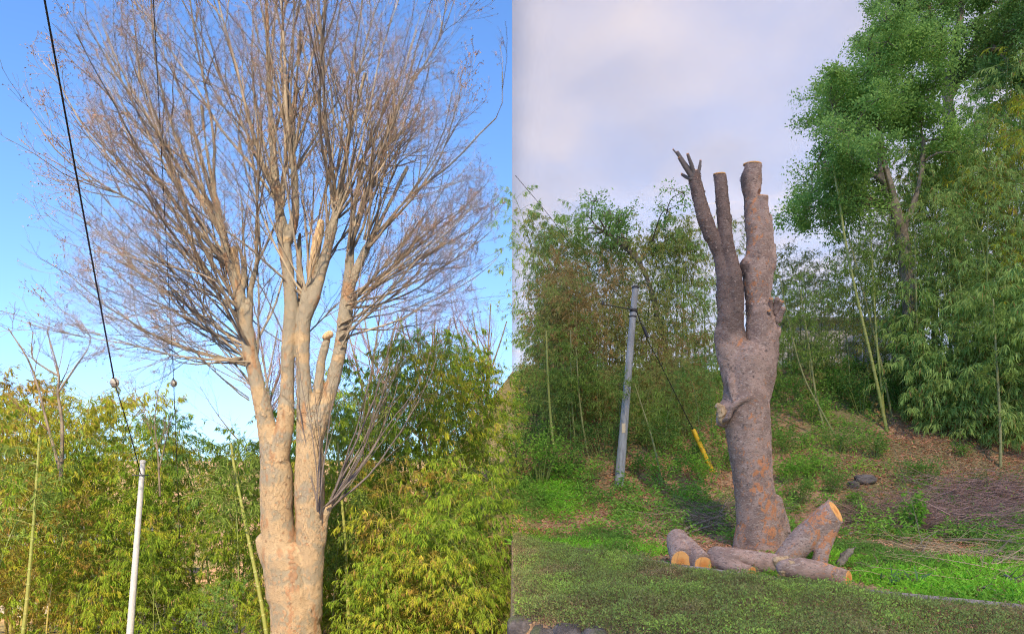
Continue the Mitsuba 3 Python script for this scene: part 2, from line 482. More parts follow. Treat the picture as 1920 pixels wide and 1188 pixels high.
def ground(x, y):
    x, y = np.asarray(x, float), np.asarray(y, float)
    kerb, wall = lerp_pts(x, KERB), lerp_pts(x, WALL)
    hill = lerp_pts(y, [(13.2, 0), (14.5, .08), (16.2, .5), (18, 1.15), (19.5, 1.95), (22, 3.35), (24, 4.6), (26, 4.85), (60, 5.2), (200, 6)])
    hill = hill + np.clip((x - 8) / 6, 0, 1) * np.clip((y - 13.5) / 6, 0, 1) * .35
    bed = .02 + .06 * np.clip((y - wall) / np.maximum(kerb - wall, .1), 0, 1)
    right = np.where(y < wall - .12, -.42, np.where(y < kerb, bed, hill))
    right = right + np.where(y > kerb + .2, (meshkit.fbm(np.stack([x * .9, y * .9, x * 0], -1), 3, 2) - .5) * .22 * np.clip((y - 12) / 3, .25, 1), 0)
    left = lerp_pts(y, [(3.6, -.42), (5, -.8), (8, -1.75), (13, -3.15), (18, -3.3), (60, -3.4)])
    width = np.where(y < 14, .07, .07 + np.clip((y - 14) / 4, 0, 1) * 6.)
    t = np.clip(-x / width, 0, 1)
    return right * (1 - t) + left * t


def ground_mesh():
    xs = np.unique(np.concatenate([[-3000, -900, -300, -120, -60, -30], np.linspace(-24, -7, 18), np.linspace(-6.5, -.3, 22), [-.15, -.08, -.04, 0., .03], np.linspace(.15, 15, 100), np.linspace(16, 30, 15), [45, 80, 160, 400, 1200, 3000]]))
    ys = np.unique(np.concatenate([[-3000, -800, -200, -60, -20, -8], np.linspace(0, 4, 9), np.linspace(4.1, 14, 120), np.linspace(14.15, 27, 80), np.linspace(28, 60, 20), [90, 160, 400, 1200, 3000]]))
    X, Y = np.meshgrid(xs, ys, indexing='ij')
    nx, ny = X.shape
    v = np.stack([X, Y, ground(X, Y)], -1).reshape(-1, 3)
    i, j = np.meshgrid(np.arange(nx - 1), np.arange(ny - 1), indexing='ij')
    return v, np.stack([i * ny + j, (i + 1) * ny + j, (i + 1) * ny + j + 1, i * ny + j + 1], -1).reshape(-1, 4)


single('ground', ground_mesh(), 'soil', 'brown and green earth rising into a bank at the back', 'ground', kind='structure', smooth=True)
rd = np.array([(-60, -30), (60, -30), (60, 3.55), (-60, 3.55)], float)
single('road', (np.column_stack([rd, np.full(4, -.412)]), np.array([[0, 1, 2, 3]])), 'asphalt', 'grey asphalt road in front of the planted bed', 'road', kind='structure')


def strip(path, w, z0, z1, rs, bevel=.02):
    """A kerb: a bevelled bar that follows a path on the ground."""
    d = unit(np.gradient(path, axis=0))
    nrm = np.stack([-d[:, 1], d[:, 0]], 1)
    prof = [(-w / 2, z0), (-w / 2, z1 - bevel), (-w / 2 + bevel, z1), (w / 2 - bevel, z1), (w / 2, z1 - bevel), (w / 2, z0)]
    g = ground(path[:, 0], path[:, 1] + .35)
    v = np.stack([np.column_stack([path + nrm * (o + rs.uniform(-.004, .004)), .06 + np.full(len(path), z)]) for o, z in prof], 1).reshape(-1, 3)
    n, m = len(path), len(prof)
    f = [[i * m + j, i * m + j + 1, (i + 1) * m + j + 1, (i + 1) * m + j] for i in range(n - 1) for j in range(m - 1)]
    f += [[0, 1, 2, 5], [2, 3, 4, 5], [(n - 1) * m + 5, (n - 1) * m + 2, (n - 1) * m + 1, (n - 1) * m], [(n - 1) * m + 5, (n - 1) * m + 4, (n - 1) * m + 3, (n - 1) * m + 2]]
    return v, np.array(f)


rs = np.random.default_rng(5)
kp = spline(KERB, 10)
seg = np.concatenate([[0], np.cumsum(np.linalg.norm(np.diff(kp, axis=0), axis=1))])
kerb = thing('kerb', 'low curved concrete kerb between the shrub bed and the grass', 'kerb')
labels[kerb]['kind'] = 'structure'
s0 = .2
while s0 < 13.5:
    L_ = 1.0
    ss = np.linspace(s0, s0 + L_ - .012, 6)
    part('block', strip(np.column_stack([np.interp(ss, seg, kp[:, 0]), np.interp(ss, seg, kp[:, 1])]), .16, -.25, .055, rs), 'concrete', kerb)
    s0 += L_


def stone(c, size, seed, sub=3):
    m = trimesh.creation.icosphere(subdivisions=sub, radius=1.0)
    v = np.array(m.vertices)
    v = np.sign(v) * np.abs(v)**.62
    v = v * (1 + .35 * (meshkit.fbm(v * 1.3 + seed * 7.3, 3, seed) - .5)[:, None])
    return trimesh.Trimesh(v * np.asarray(size) + c, m.faces, process=False)


wall = thing('retaining_wall', 'low wall of dark rounded stones in front of the shrub bed', 'wall')
wp = spline(WALL, 12)
sg = np.concatenate([[0], np.cumsum(np.linalg.norm(np.diff(wp, axis=0), axis=1))])
s0, i = 0.1, 0
while s0 < 13:
    w_ = rs.uniform(.20, .32)
    x_, y_ = np.interp(s0 + w_ / 2, sg, wp[:, 0]), np.interp(s0 + w_ / 2, sg, wp[:, 1])
    for r_, zc in ((0, -.10), (1, -.35)):
        part('stone', stone(np.array([x_ + .1 * r_, y_ - .02 - .05 * r_, zc + rs.uniform(-.025, .03)]), (w_ * .52, .14, .14), i, 3 if s0 < 3 else 2), 'rock', wall, smooth=True)
        i += 1
    s0 += w_ + .012

# ------------------------------------------------------------------ the tall bare tree on the left
DL = 11.8
mL = DL / F                                   # metres per pixel of the photograph at that distance


def chain(pts, D=DL):
    """(px, py, radius in px[, metres farther away]) -> points, radii."""
    p = [P(a[0], a[1], D) + [0, (a[3] if len(a) > 3 else 0), 0] for a in pts]
    return np.array(p), np.array([a[2] * D / F for a in pts])


tree = thing('bare_tree', 'tall leafless tree with pale mottled bark and many upright twiggy limbs', 'tree')
root_z = float(ground(-3.6, DL)) - .15
stems = [
    chain([(556, 1306, 70), (556, 1262, 57), (556, 1190, 46), (549, 1110, 42), (538, 1050, 40)]),
    chain([(536, 1110, 36), (528, 1050, 34), (521, 990, 31), (519, 940, 30), (518.5, 890, 29.5), (512, 840, 24)]),
    (*chain([(512, 1040, 24), (502, 1024, 20), (492, 1014, 13)]), .09),
    chain([(574, 1150, 30), (580, 1070, 25), (582, 1000, 27), (580.5, 930, 27.5), (581, 860, 26.5), (581, 800, 22.5)]),
    chain([(512, 860, 21), (500, 800, 17), (487, 740, 15.5), (472, 675, 14), (461, 610, 12.5), (445, 540, 10.5), (425, 470, 9), (412, 415, 6), (399, 350, 4.2), (386, 270, 3.2), (378, 200, 2.2)]),
    chain([(500, 850, 11, .12), (488, 790, 9, .2), (478, 740, 8, .25), (470, 700, 7, .25)]),
    chain([(450, 560, 7), (458, 520, 5.5), (452, 478, 3.5), (441, 452, 1.2)]),
    chain([(466, 600, 8), (470, 545, 5.5), (478, 510, 5), (484, 480, 4)]),
    chain([(524, 860, 19, -.05), (535, 800, 16, -.05), (538, 730, 13.5), (540, 660, 13), (546, 590, 13), (541, 520, 12), (530, 440, 11), (522, 380, 8.5), (514, 310, 6.5), (508, 220, 5), (503, 120, 4), (500, 20, 3), (498, -60, 2.2)]),
    chain([(541, 450, 8), (552, 410, 7.5), (553, 350, 6), (549, 270, 4.6), (555, 170, 3.6), (563, 60, 2.6)]),
    chain([(579, 830, 20), (572, 750, 15), (568, 690, 13), (568, 630, 12.5), (574, 570, 12), (577, 545, 11)]),
    chain([(575, 560, 9), (586, 510, 8), (594, 470, 7), (603, 425, 5), (606, 414, 2)]),
    chain([(562, 580, 8, .15), (556, 520, 7, .2), (552, 470, 5.5, .25), (554, 430, 3, .25)]),
    chain([(575, 590, 11), (592, 550, 10), (608, 490, 9.5), (620, 440, 8.5), (630, 398, 7.5), (642, 330, 5), (660, 240, 3.8), (684, 140, 2.8)]),
    chain([(592, 820, 15), (606, 770, 13, .05), (622, 710, 12, .1), (637, 640, 12, .1), (645, 580, 12, .1), (650, 520, 9.5, .1), (654, 470, 7, .1), (660, 400, 4.8, .1), (676, 310, 3.6, .1), (700, 220, 2.6, .1)]),
    chain([(648, 560, 8, .1), (664, 510, 7.5, .1), (682, 468, 7, .1), (694, 445, 5.5, .1), (722, 390, 4, .1), (762, 310, 2.8, .1)]),
    chain([(588, 800, 11), (596, 730, 8.5), (602, 680, 8), (608, 655, 7.5), (614, 634, 6)]),
    chain([(600, 985, 12), (611, 960, 9), (618, 948, 6)]),
    (*chain([(596, 1010, 14), (602, 985, 11)]), .07),
    chain([(556, 1240, 40), (520, 1300, 30), (492, 1330, 14)]),
    chain([(556, 1240, 40), (592, 1300, 30), (622, 1335, 14)]),
]
tm_ = wood(stems, h=.02, k=.03, rough=.012, seed=3)
part('trunk', tm_, 'bark_beige', tree, smooth=True)
m_, c_ = flakes(tm_, 1500, np.random.default_rng(12), (.02, .06), [(.40, .305, .195), (.34, .27, .19), (.30, .25, .18), (.36, .23, .14)], .10, 2.6)
part('bark_flake', m_, 'dry_leaf', tree, color=c_, stuff=True)
for pts in ([(441, 470, 6), (447, 500, 4.5), (453, 530, 2)], [(603, 418, 5.2), (596, 450, 6.5), (588, 490, 6), (580, 530, 3)], [(619, 628, 7.5), (610, 634, 6)]):
    q, r = chain(pts)
    part('broken_wood', wood([(q - [0, .045, 0], r)], h=.016, k=.02, rough=.012, freq=16, seed=8), 'torn_wood', tree, smooth=30, label='pale splintered wood where a limb broke off')


def grow(parents, prad, n, tmin, ang, lrel, rrel, rmin, K, rs, up=.25, wob=.05, keep=None, tpow=1.):
    """n children along each of the polylines parents (m, k, 3): (polylines, radii)."""
    m, k = parents.shape[:2]
    t = tmin + (1 - tmin) * rs.uniform(0, 1, (m, n))**tpow * .97
    f = t * (k - 1)
    i = np.minimum(f.astype(int), k - 2)
    w = (f - i)[..., None]
    ar = np.arange(m)[:, None]
    base = parents[ar, i] * (1 - w) + parents[ar, i + 1] * w
    d = unit(parents[ar, i + 1] - parents[ar, i])
    r0 = prad[ar, i] * (1 - w[..., 0]) + prad[ar, i + 1] * w[..., 0]
    plen = np.linalg.norm(np.diff(parents, axis=1), axis=2).sum(1)[:, None]
    rnd = unit(rs.normal(size=(m, n, 3)))
    side = unit(rnd - (rnd * d).sum(-1, keepdims=True) * d)
    a = np.radians(rs.uniform(*ang, (m, n)))[..., None]
    d0 = unit(d * np.cos(a) + side * np.sin(a))
    L = plen * lrel * rs.uniform(.55, 1.25, (m, n)) * (1.12 - .55 * t)
    r0 = np.maximum(np.minimum(r0 * rrel, .9 * r0), rmin)
    base, d0, L, r0 = base.reshape(-1, 3), d0.reshape(-1, 3), L.reshape(-1), r0.reshape(-1)
    return polylines(base, d0, L, r0, K, rs, up, wob, rmin, keep)


def polylines(base, d0, L, r0, K, rs, up, wob, rmin, keep=None):
    n = len(base)
    p = np.empty((n, K, 3))
    p[:, 0] = base
    d = d0.copy()
    for j in range(1, K):
        d = unit(d + np.array([0, 0, 1.]) * np.broadcast_to(up, (n,))[:, None] / K + rs.normal(size=(n, 3)) * wob)
        p[:, j] = p[:, j - 1] + d * (L / (K - 1))[:, None]
    r = np.maximum(r0[:, None] * np.linspace(1, .28, K)**1.1, rmin * .8)
    if keep is not None:
        ok = keep(p)
        p, r = p[ok], r[ok]
    return p, r


def left_crown(p):
    """The crown stops at its own outline: nothing east of the clearing's edge, nothing too near the road."""
    e = p[:, -1]
    px = 960 + e[:, 0] / DL * F
    return (e[:, 0] < -.10) & (e[:, 1] > DL - 3.2) & (e[:, 1] < DL + 3.8) & (px > 22)


rs = np.random.default_rng(11)
L1p, L1r = [], []


def cluster(px, py, n, a0, a1, l0, l1, r0, r1, up=.35, dy=.55, spread=10, off=0):
    for q in range(n):
        a = math.radians(rs.uniform(a0, a1))
        d = np.array([math.sin(a), rs.normal() * dy * .6, math.cos(a)])
        b = P(px + rs.uniform(-1, 1) * spread * .6, py + rs.uniform(-1, 1) * spread * 2, DL) + [0, off + rs.normal() * .05, 0]
        p, r = polylines(b[None], unit(d)[None], np.array([rs.uniform(l0, l1)]), np.array([rs.uniform(r0, r1)]), 12, rs, up + .5 * abs(math.sin(a)) * rs.uniform(.2, 1), .07, .005)
        L1p.append(p[0])
        L1r.append(r[0])


cluster(474, 668, 13, -82, -20, 3.2, 4.6, .022, .036)
cluster(474, 665, 5, -20, 20, 2.4, 3.8, .018, .030)
cluster(455, 585, 8, -75, -25, 3.2, 4.6, .02, .032)
cluster(425, 480, 9, -68, -12, 3.4, 4.8, .02, .034)
cluster(411, 425, 7, -42, 12, 3.2, 4.8, .02, .036)
cluster(484, 485, 4, -35, 30, 2.6, 4.0, .02, .028)
cluster(525, 385, 11, -38, 8, 3.2, 5.0, .022, .04)
cluster(545, 330, 9, -14, 24, 3.4, 5.2, .024, .042)
cluster(578, 552, 9, -40, 42, 2.8, 4.2, .018, .03)
cluster(600, 480, 4, -12, 30, 3.0, 4.4, .018, .03)
cluster(630, 402, 13, -8, 42, 3.2, 4.8, .022, .036)
cluster(654, 470, 7, 0, 40, 2.8, 4.2, .018, .032)
cluster(688, 458, 10, 5, 58, 2.4, 4.0, .018, .032)
cluster(650, 575, 10, 32, 76, 2.6, 3.6, .018, .03)
cluster(640, 620, 8, 45, 86, 2.4, 3.4, .014, .024, up=.15)
cluster(474, 672, 9, -104, -68, 2.8, 4.2, .014, .024, up=.15)
cluster(640, 640, 4, 30, 70, 2.0, 3.0, .014, .024)
cluster(540, 640, 4, -70, 60, 2.4, 3.4, .014, .022, off=.2)
cluster(470, 735, 6, -80, -40, 2.0, 3.2, .010, .018)
n_full = len(L1p)
cluster(617, 950, 11, 20, 56, 2.2, 3.4, .014, .028, up=.7, spread=4, dy=.4)
cluster(606, 955, 5, -22, 16, 1.8, 3.0, .014, .022, up=.3, spread=4, dy=.3, off=-.3)
L1p, L1r = np.array(L1p), np.array(L1r)
ok = left_crown(L1p) | (L1p[:, -1, 0] > -.1)
L1p[..., 0] = np.minimum(L1p[..., 0], -.12 - .25 * rs.uniform(0, 1, (len(L1p), 1)))
wc = np.array([.31, .24, .175])


def wcol(n, rs, s=.22, c=wc):
    return c * (1 + rs.normal(size=(n, 1)) * s) * (1 + rs.normal(size=(n, 3)) * .04)


limbs_done = []
for p, r in zip(L1p, L1r):
    tb = Tubes()
    tb.add(p, r * .85, 6, wcol(1, rs))
    part('limb', tb.build()[0], ['bark_limb', 'bark_limb_pale', 'bark_dark'][int(rs.random() < .25) if len(limbs_done) < n_full else 2], tree, smooth=True)
    limbs_done.append(1)
S2p, S2r = grow(L1p[n_full:], L1r[n_full:], 4, .3, (14, 40), .4, .5, .004, 8, rs, .3, .06, left_crown)
S3p, S3r = grow(S2p, S2r, 3, .2, (14, 44), .5, .55, .0028, 5, rs, .2, .07, left_crown)
L2p, L2r = grow(L1p[:n_full], L1r[:n_full], 7, .2, (14, 42), .45, .58, .0042, 9, rs, .3, .085, left_crown)
L3p, L3r = grow(L2p, L2r, 5, .15, (16, 52), .48, .6, .0028, 6, rs, .25, .11, left_crown)
L4p, L4r = grow(L3p, L3r, 4, .12, (18, 62), .54, .65, .0021, 3, rs, .15, .13, left_crown)
tb = Tubes()


def mixed(n):
    u = (rs.random((n, 1)) < .5) * 1.
    return (u * np.array([.36, .295, .22]) + (1 - u) * np.array([.185, .145, .11])) * rs.uniform(.8, 1.2, (n, 1))


for p_, r_, s_ in ((L2p, L2r, 4), (L3p, L3r, 3), (S2p, S2r, 4), (S3p, S3r, 3)):
    tb.add(p_, r_, s_, mixed(len(p_)) * (.6 if p_ is S2p or p_ is S3p else 1))
m_, c_ = tb.build()
part('branch', m_, 'twig', tree, color=c_, smooth=True, stuff=True)
tb = Tubes()
tb.add(L4p, L4r, 3, wcol(len(L4p), rs, c=np.array([.31, .225, .165])))
m_, c_ = tb.build()
part('twig', m_, 'twig', tree, color=c_, stuff=True, smooth=True)
lv = Leaves()
e = L4p[rs.random(len(L4p)) < .7]
for jj in (1, 2):
    lv.add(e[:, jj], unit(rs.normal(size=(len(e), 3))), rs.normal(size=(len(e), 3)), rs.uniform(.018, .042, len(e)), rs.uniform(.012, .024, len(e)),
           np.array([.38, .235, .165]) * rs.uniform(.6, 1.4, (len(e), 1)))
m_, c_ = lv.build()
part('dry_seed', m_, 'dry_leaf', tree, color=c_, stuff=True)
print('left tree', len(L2p), len(L3p), len(L4p))


# ------------------------------------------------------------------ other leafless trees behind the left grove
def bare(name, label, stemlist, n2, n3, n4, rs, col, keep=None, group=None, l2=.5):
    t = thing(name, label, 'tree' if 'tree' in name else 'shrub', group)
    ps = []
    tb = Tubes()
    for pts, r0, D in stemlist:
        p = spline(np.array([P(a, b, D) for a, b in pts]), 6)
        f = np.linspace(0, len(p) - 1, 12)
        p = np.stack([np.interp(f, np.arange(len(p)), p[:, i]) for i in range(3)], 1)
        ps.append((p, r0 * np.linspace(1, .3, 12)))
    p1, r1 = np.array([a for a, b in ps]), np.array([b for a, b in ps])
    tb.add(p1, r1, 6, col)
    part('trunk', tb.build()[0], 'bark_limb', t, smooth=True)
    tb = Tubes()
    p2, r2 = grow(p1, r1, n2, .3, (18, 50), l2, .6, .006, 7, rs, .35, .06, keep)
    p3, r3 = grow(p2, r2, n3, .2, (18, 50), .5, .6, .004, 5, rs, .25, .08, keep)
    tb.add(p2, r2, 4, wcol(len(p2), rs, c=col))
    tb.add(p3, r3, 3, wcol(len(p3), rs, c=col))
    if n4:
        p4, r4 = grow(p3, r3, n4, .15, (18, 60), .5, .7, .003, 4, rs, .2, .1, keep)
        tb.add(p4, r4, 3, wcol(len(p4), rs, c=col))
    m, c = tb.build()
    part('twig', m, 'twig', t, color=c, stuff=True, smooth=True)
    return t


west = lambda p: p[:, -1, 0] < -.15
rs = np.random.default_rng(21)
for i, (x, y, D, lab) in enumerate([(905, 560, 22, 'purplish leafless tree behind the bamboo at the far right of the sunny grove'), (800, 575, 23, 'purplish leafless tree rising behind the yellow-green bamboo, second from the clearing'),
                                    (700, 560, 24, 'purplish leafless tree seen just right of the bare tree stems'), (505, 590, 25, 'purplish leafless tree seen between the bare tree stems')]):
    D += .5
    st = [([(x + rs.uniform(-20, 20), 1000), (x + rs.uniform(-15, 15), 800), (x + o, y + rs.uniform(0, 50))], .07, D + rs.uniform(-.6, .6)) for o in (-55, -20, 15, 45)]
    bare('leafless_tree', lab, st, 8, 7, 5, rs, np.array([.30, .19, .17]), west, 'leafless trees behind the grove')
bare('leafless_shrub', 'thin leafless sapling with curved pale branches above the bamboo at the left', [([(114, 900), (117, 800), (108, 735), (110, 700), (88, 620)], .035, 13), ([(112, 880), (90, 800), (60, 690), (15, 615)], .03, 13.1), ([(110, 705), (85, 690), (60, 668), (62, 620)], .022, 13.05), ([(106, 740), (140, 690), (170, 640), (150, 600)], .02, 13)],
     5, 4, 2, rs, np.array([.27, .19, .14]), west, l2=.42)
bare('leafless_sapling', 'slim leafless sapling with dark twigs just left of the second wire', [([(300, 930), (296, 850), (290, 790), (297, 730)], .02, 14.4), ([(298, 880), (312, 820), (320, 770)], .016, 14.4)], 6, 4, 2, rs, np.array([.25, .18, .15]), west)


# ------------------------------------------------------------------ bamboo: twelve kinds of plant, then one entry per plant
def bamboo_mesh(H, rs, pal, arch, dense=1., leafL=.15, low=.2, droop=.55, blen=1.5):
    """(culm, (leaves, colours), (branches, colours)) of one bamboo, foot at the origin, leaning towards +x."""
    t = np.linspace(0, 1, 22)
    cx = arch * (t**2.6)
    cz = H * (t - .10 * (arch / 1.5) * t**4)
    cy = .12 * np.sin(t * 3 + rs.uniform(0, 6)) * t
    c = np.stack([cx, cy, cz], 1)
    R = .0042 * H + .006
    rr = R * (1 - .86 * t**1.2)
    f = np.linspace(0, 21, 22 * 3 - 2)
    cc = np.stack([np.interp(f, np.arange(22), c[:, i]) for i in range(3)], 1)
    cr = np.interp(f, np.arange(22), rr) * (1 + .16 * (np.arange(len(f)) % 3 == 0))
    tb = Tubes()
    tb.add(cc, cr, 6)
    culm = tb.build()[0]
    node_t = np.arange(low, .995, .031 / dense)
    base, d0, L = [], [], []
    for i, u in enumerate(node_t):
        b = np.array([np.interp(u, t, c[:, k]) for k in range(3)])
        for s in (0, 1):
            az = rs.uniform(0, 2 * np.pi)
            el = math.radians(rs.uniform(15, 55))
            base.append(b)
            d0.append([math.cos(az) * math.cos(el), math.sin(az) * math.cos(el), math.sin(el)])
            L.append(blen * (.35 + .65 * math.sin(math.pi * min(1, (u - low) / (1 - low) * .8 + .12))) * rs.uniform(.6, 1.2))
    base, d0, L = np.array(base), np.array(d0), np.array(L)
    bp, br = polylines(base, d0, L, np.full(len(L), .006), 6, rs, -.75, .05, .0028)
    tp, tr = grow(bp, br, 7, .2, (20, 55), .36, .6, .0018, 4, rs, -1.0, .08)
    tw = Tubes()
    tw.add(bp, br, 3, pal['culm'])
    tw.add(tp, tr, 3, pal['culm'])
    lv = Leaves()
    tip, td = tp[:, -1], unit(tp[:, -1] - tp[:, -2])
    tone = rs.random(len(tip))                # one tone per twig, so that sprays read as sprays
    blotch = meshkit.noise(tip * 1.1 + 50, int(rs.integers(99)))
    for j in range(8):
        w = rs.uniform(0, .9, (len(tip), 1))
        pos = tp[:, -1] * (1 - w) + tp[:, 1] * w
        d = unit(td * .8 + rs.normal(size=(len(tip), 3)) * .5 + [0, 0, -droop])
        n = len(tip)
        x = np.clip(tone * .45 + blotch * .75 - .12 + rs.normal(size=n) * .10, 0, .999)
        k = (x * (len(pal['leaf']) - 1))
        a, b = np.array(pal['leaf'])[k.astype(int)], np.array(pal['leaf'])[k.astype(int) + 1]
        col = a + (b - a) * (k % 1)[:, None]
        col = col * rs.uniform(.75, 1.25, (n, 1))
        dead = rs.random(n) < pal['dead']
        col[dead] = np.array([.50, .34, .15]) * rs.uniform(.7, 1.2, (dead.sum(), 1))
        lv.add(pos, d, [0, 0, 1.] + rs.normal(size=(n, 3)) * .35, leafL * rs.uniform(.7, 1.25, n), leafL * .17 * rs.uniform(.8, 1.2, n), col, droop=.12)
    return culm, lv.build(), tw.build()


GREEN = [(.17, .31, .045), (.31, .46, .055), (.47, .57, .08)]
YEL = [(.25, .36, .045), (.46, .51, .06), (.60, .56, .09)]
GOLD = [(.30, .32, .06), (.50, .40, .08), (.62, .43, .13)]
BROWN = [(.32, .32, .12), (.54, .40, .18), (.62, .43, .22)]
OLIVE = [(.27, .39, .11), (.44, .50, .16), (.58, .55, .23)]
DEEP = [(.15, .32, .08), (.24, .43, .11), (.34, .52, .14)]
FRESH = [(.26, .44, .13), (.40, .57, .18), (.52, .65, .23)]
for i, (pal, cul) in enumerate([('GREEN', (.20, .26, .07)), ('YEL', (.34, .34, .08)), ('GOLD', (.42, .36, .12)), ('BROWN', (.30, .25, .11)), ('OLIVE', (.24, .27, .09)), ('DEEP', (.14, .20, .08))]):
    scene[f'culm_{pal.lower()}'] = principled(rgb(*cul), .45, .45)
KINDS = {}


def kind(name, pal, cul, H, seed, arch, **kw):
    rs = np.random.default_rng(seed)
    culm, (lm, lc), (tm, tc) = bamboo_mesh(H, rs, {'leaf': pal[1], 'culm': cul, 'dead': kw.pop('dead', .05)}, arch, **kw)
    scene[name] = {'type': 'shapegroup', 'culm': mikit.ply(culm, f'culm_{pal[0]}', smooth=True), 'leaves': mikit.ply(lm, 'leaf', color=lc), 'twigs': mikit.ply(tm, 'twig', color=tc, smooth=True)}
    KINDS[name] = H


FRESH_ = ('green', FRESH)
kind('bamboo_fresh_a', FRESH_, (.26, .34, .10), 7., 21, 1.2, low=.08, droop=.7)
kind('bamboo_fresh_b', FRESH_, (.26, .34, .10), 8.5, 22, 1.6, low=.3, droop=.7)
kind('bamboo_green_a', ('green', GREEN), (.20, .26, .07), 7., 1, .9)
kind('bamboo_green_b', ('green', GREEN), (.20, .26, .07), 7., 2, 1.5, droop=.7)
kind('bamboo_yellow_a', ('yel', YEL), (.34, .34, .08), 7., 3, .8, dead=.10)
kind('bamboo_yellow_b', ('yel', YEL), (.34, .34, .08), 7., 4, 1.4, dead=.12, droop=.75)
kind('bamboo_green_c', ('green', GREEN), (.20, .26, .07), 6., 31, 1.5, droop=.9, leafL=.175, low=.1, blen=1.6)
kind('bamboo_yellow_c', ('yel', YEL), (.34, .34, .08), 6., 32, 1.4, droop=.9, leafL=.165, low=.1, dead=.14, blen=1.6)
kind('bamboo_gold_a', ('gold', GOLD), (.42, .36, .12), 7., 5, 1.1, dead=.2)
kind('bamboo_brown_a', ('brown', BROWN), (.30, .25, .11), 7.5, 6, 1.0, dead=.25, droop=.75, low=.1)
kind('bamboo_olive_a', ('olive', OLIVE), (.24, .27, .09), 7.5, 7, 1.0, dead=.12, droop=.7, low=.08)
kind('bamboo_olive_b', ('olive', OLIVE), (.24, .27, .09), 7.5, 8, 1.6, dead=.12, droop=.8, low=.06)
kind('bamboo_deep_a', ('deep', DEEP), (.14, .20, .08), 7.5, 9, 1.1, dead=.03, low=.12)
kind('bamboo_deep_b', ('deep', DEEP), (.14, .20, .08), 8.5, 10, 1.4, dead=.03, low=.40, dense=.8)
kind('bamboo_bare_a', ('olive', OLIVE), (.34, .34, .13), 8.5, 12, 1.0, dead=.1, low=.50, dense=.8)
kind('bamboo_bush_a', ('green', FRESH), (.20, .26, .07), 3.4, 13, 1.3, dead=.03, low=.05, dense=.6, leafL=.19, droop=.9, blen=1.1)
NB = [0]


def plant(kname, x, y, top, rs, label, group, az=None, smax=1.6):
    z = float(ground(x, y)) - .05
    s = np.clip((top - z) / KINDS[kname] * 1.06, .35, smax)
    az = rs.uniform(0, 360) if az is None else az
    k = key('bamboo')
    scene[k] = {'type': 'instance', 'shapegroup': {'type': 'ref', 'id': kname}, 'to_world': T().translate([x, y, z]).rotate([0, 0, 1], az).rotate([1, 0, 0], rs.uniform(-4, 4)).scale(float(s))}
    labels[k] = {'label': label, 'category': 'bamboo', 'group': group}
    labels[f'{k}__leaves'] = {'kind': 'stuff'}
    labels[f'{k}__twigs'] = {'kind': 'stuff'}


rs = np.random.default_rng(31)
TOPL = [(-60, 690), (0, 692), (60, 672), (150, 700), (250, 745), (285, 800), (330, 800), (380, 775), (440, 790), (470, 830), (560, 800), (620, 720), (700, 665), (760, 625), (830, 600), (900, 622), (960, 640)]
ltext = {'bamboo_green_a': 'green bamboo in the sunny grove behind the bare tree', 'bamboo_yellow_a': 'yellow-green bamboo in the sunny grove behind the bare tree', 'bamboo_gold_a': 'golden dry-leaved bamboo in the sunny grove at the left', 'bamboo_deep_a': 'dark green bamboo in the sunny grove behind the bare tree'}
ltext['bamboo_green_b'] = ltext['bamboo_green_a']
ltext['bamboo_yellow_b'] = ltext['bamboo_yellow_a']
ltext['bamboo_deep_b'] = ltext['bamboo_deep_a']


def left_row(n, D0, D1, drop0, drop1, x0=-60, x1=955, pick=None):
    for q in range(n):
        px = x0 + (x1 - x0) * (q + rs.uniform(0, 1)) / n
        D = rs.uniform(D0, D1)
        x = min((px - 960) / F * D, -.30)
        py = lerp_pts(px, TOPL) + rs.uniform(drop0, drop1)
        u = rs.random()
        if px < 130:
            kn = ['bamboo_gold_a', 'bamboo_yellow_a', 'bamboo_yellow_b', 'bamboo_green_b'][int(u * 4)]
        elif px < 300:
            kn = ['bamboo_yellow_a', 'bamboo_green_a', 'bamboo_yellow_b', 'bamboo_green_b'][int(u * 4)]
        elif px < 520:
            kn = ['bamboo_green_a', 'bamboo_green_b', 'bamboo_yellow_b', 'bamboo_deep_a'][int(u * 4)]
        else:
            kn = ['bamboo_green_a', 'bamboo_yellow_a', 'bamboo_green_b', 'bamboo_yellow_b', 'bamboo_green_b', 'bamboo_gold_a' if drop0 > 150 else 'bamboo_green_a'][int(u * 6)]
        if drop0 > 150:
            kn = {'green': 'bamboo_green_c', 'yellow': 'bamboo_yellow_c'}.get(kn.split('_')[1], kn)
        g = {'green': 'green bamboos of the sunny grove', 'yellow': 'yellow-green bamboos of the sunny grove', 'gold': 'golden bamboos of the sunny grove', 'deep': 'dark green bamboos of the sunny grove'}[kn.split('_')[1]]
        zone = 'left of galvanised pole' if px < 235 else 'between galvanised pole and bare trunk' if px < 500 else 'behind bare trunk' if px < 640 else 'right of bare trunk' if px < 800 else 'beside the grey sky'
        depth = 'low front row,' if drop0 > 150 else 'middle row,' if drop0 > 20 else 'tall back row,'
        lab = f"{g.split(' bamboos')[0]} bamboo, {depth} {zone}"
        plant(kn, x, D, EYE - (py - 862) / F * D, rs, lab, f'{g} {zone}', az=rs.uniform(110, 250) if px > 850 else None)


left_row(38, 16.0, 18.0, 0, 45)
left_row(30, 14.5, 16.0, 30, 130)
left_row(26, 13.2, 14.4, 170, 330)
left_row(11, 11.6, 13.0, 300, 420, x0=640, x1=955)

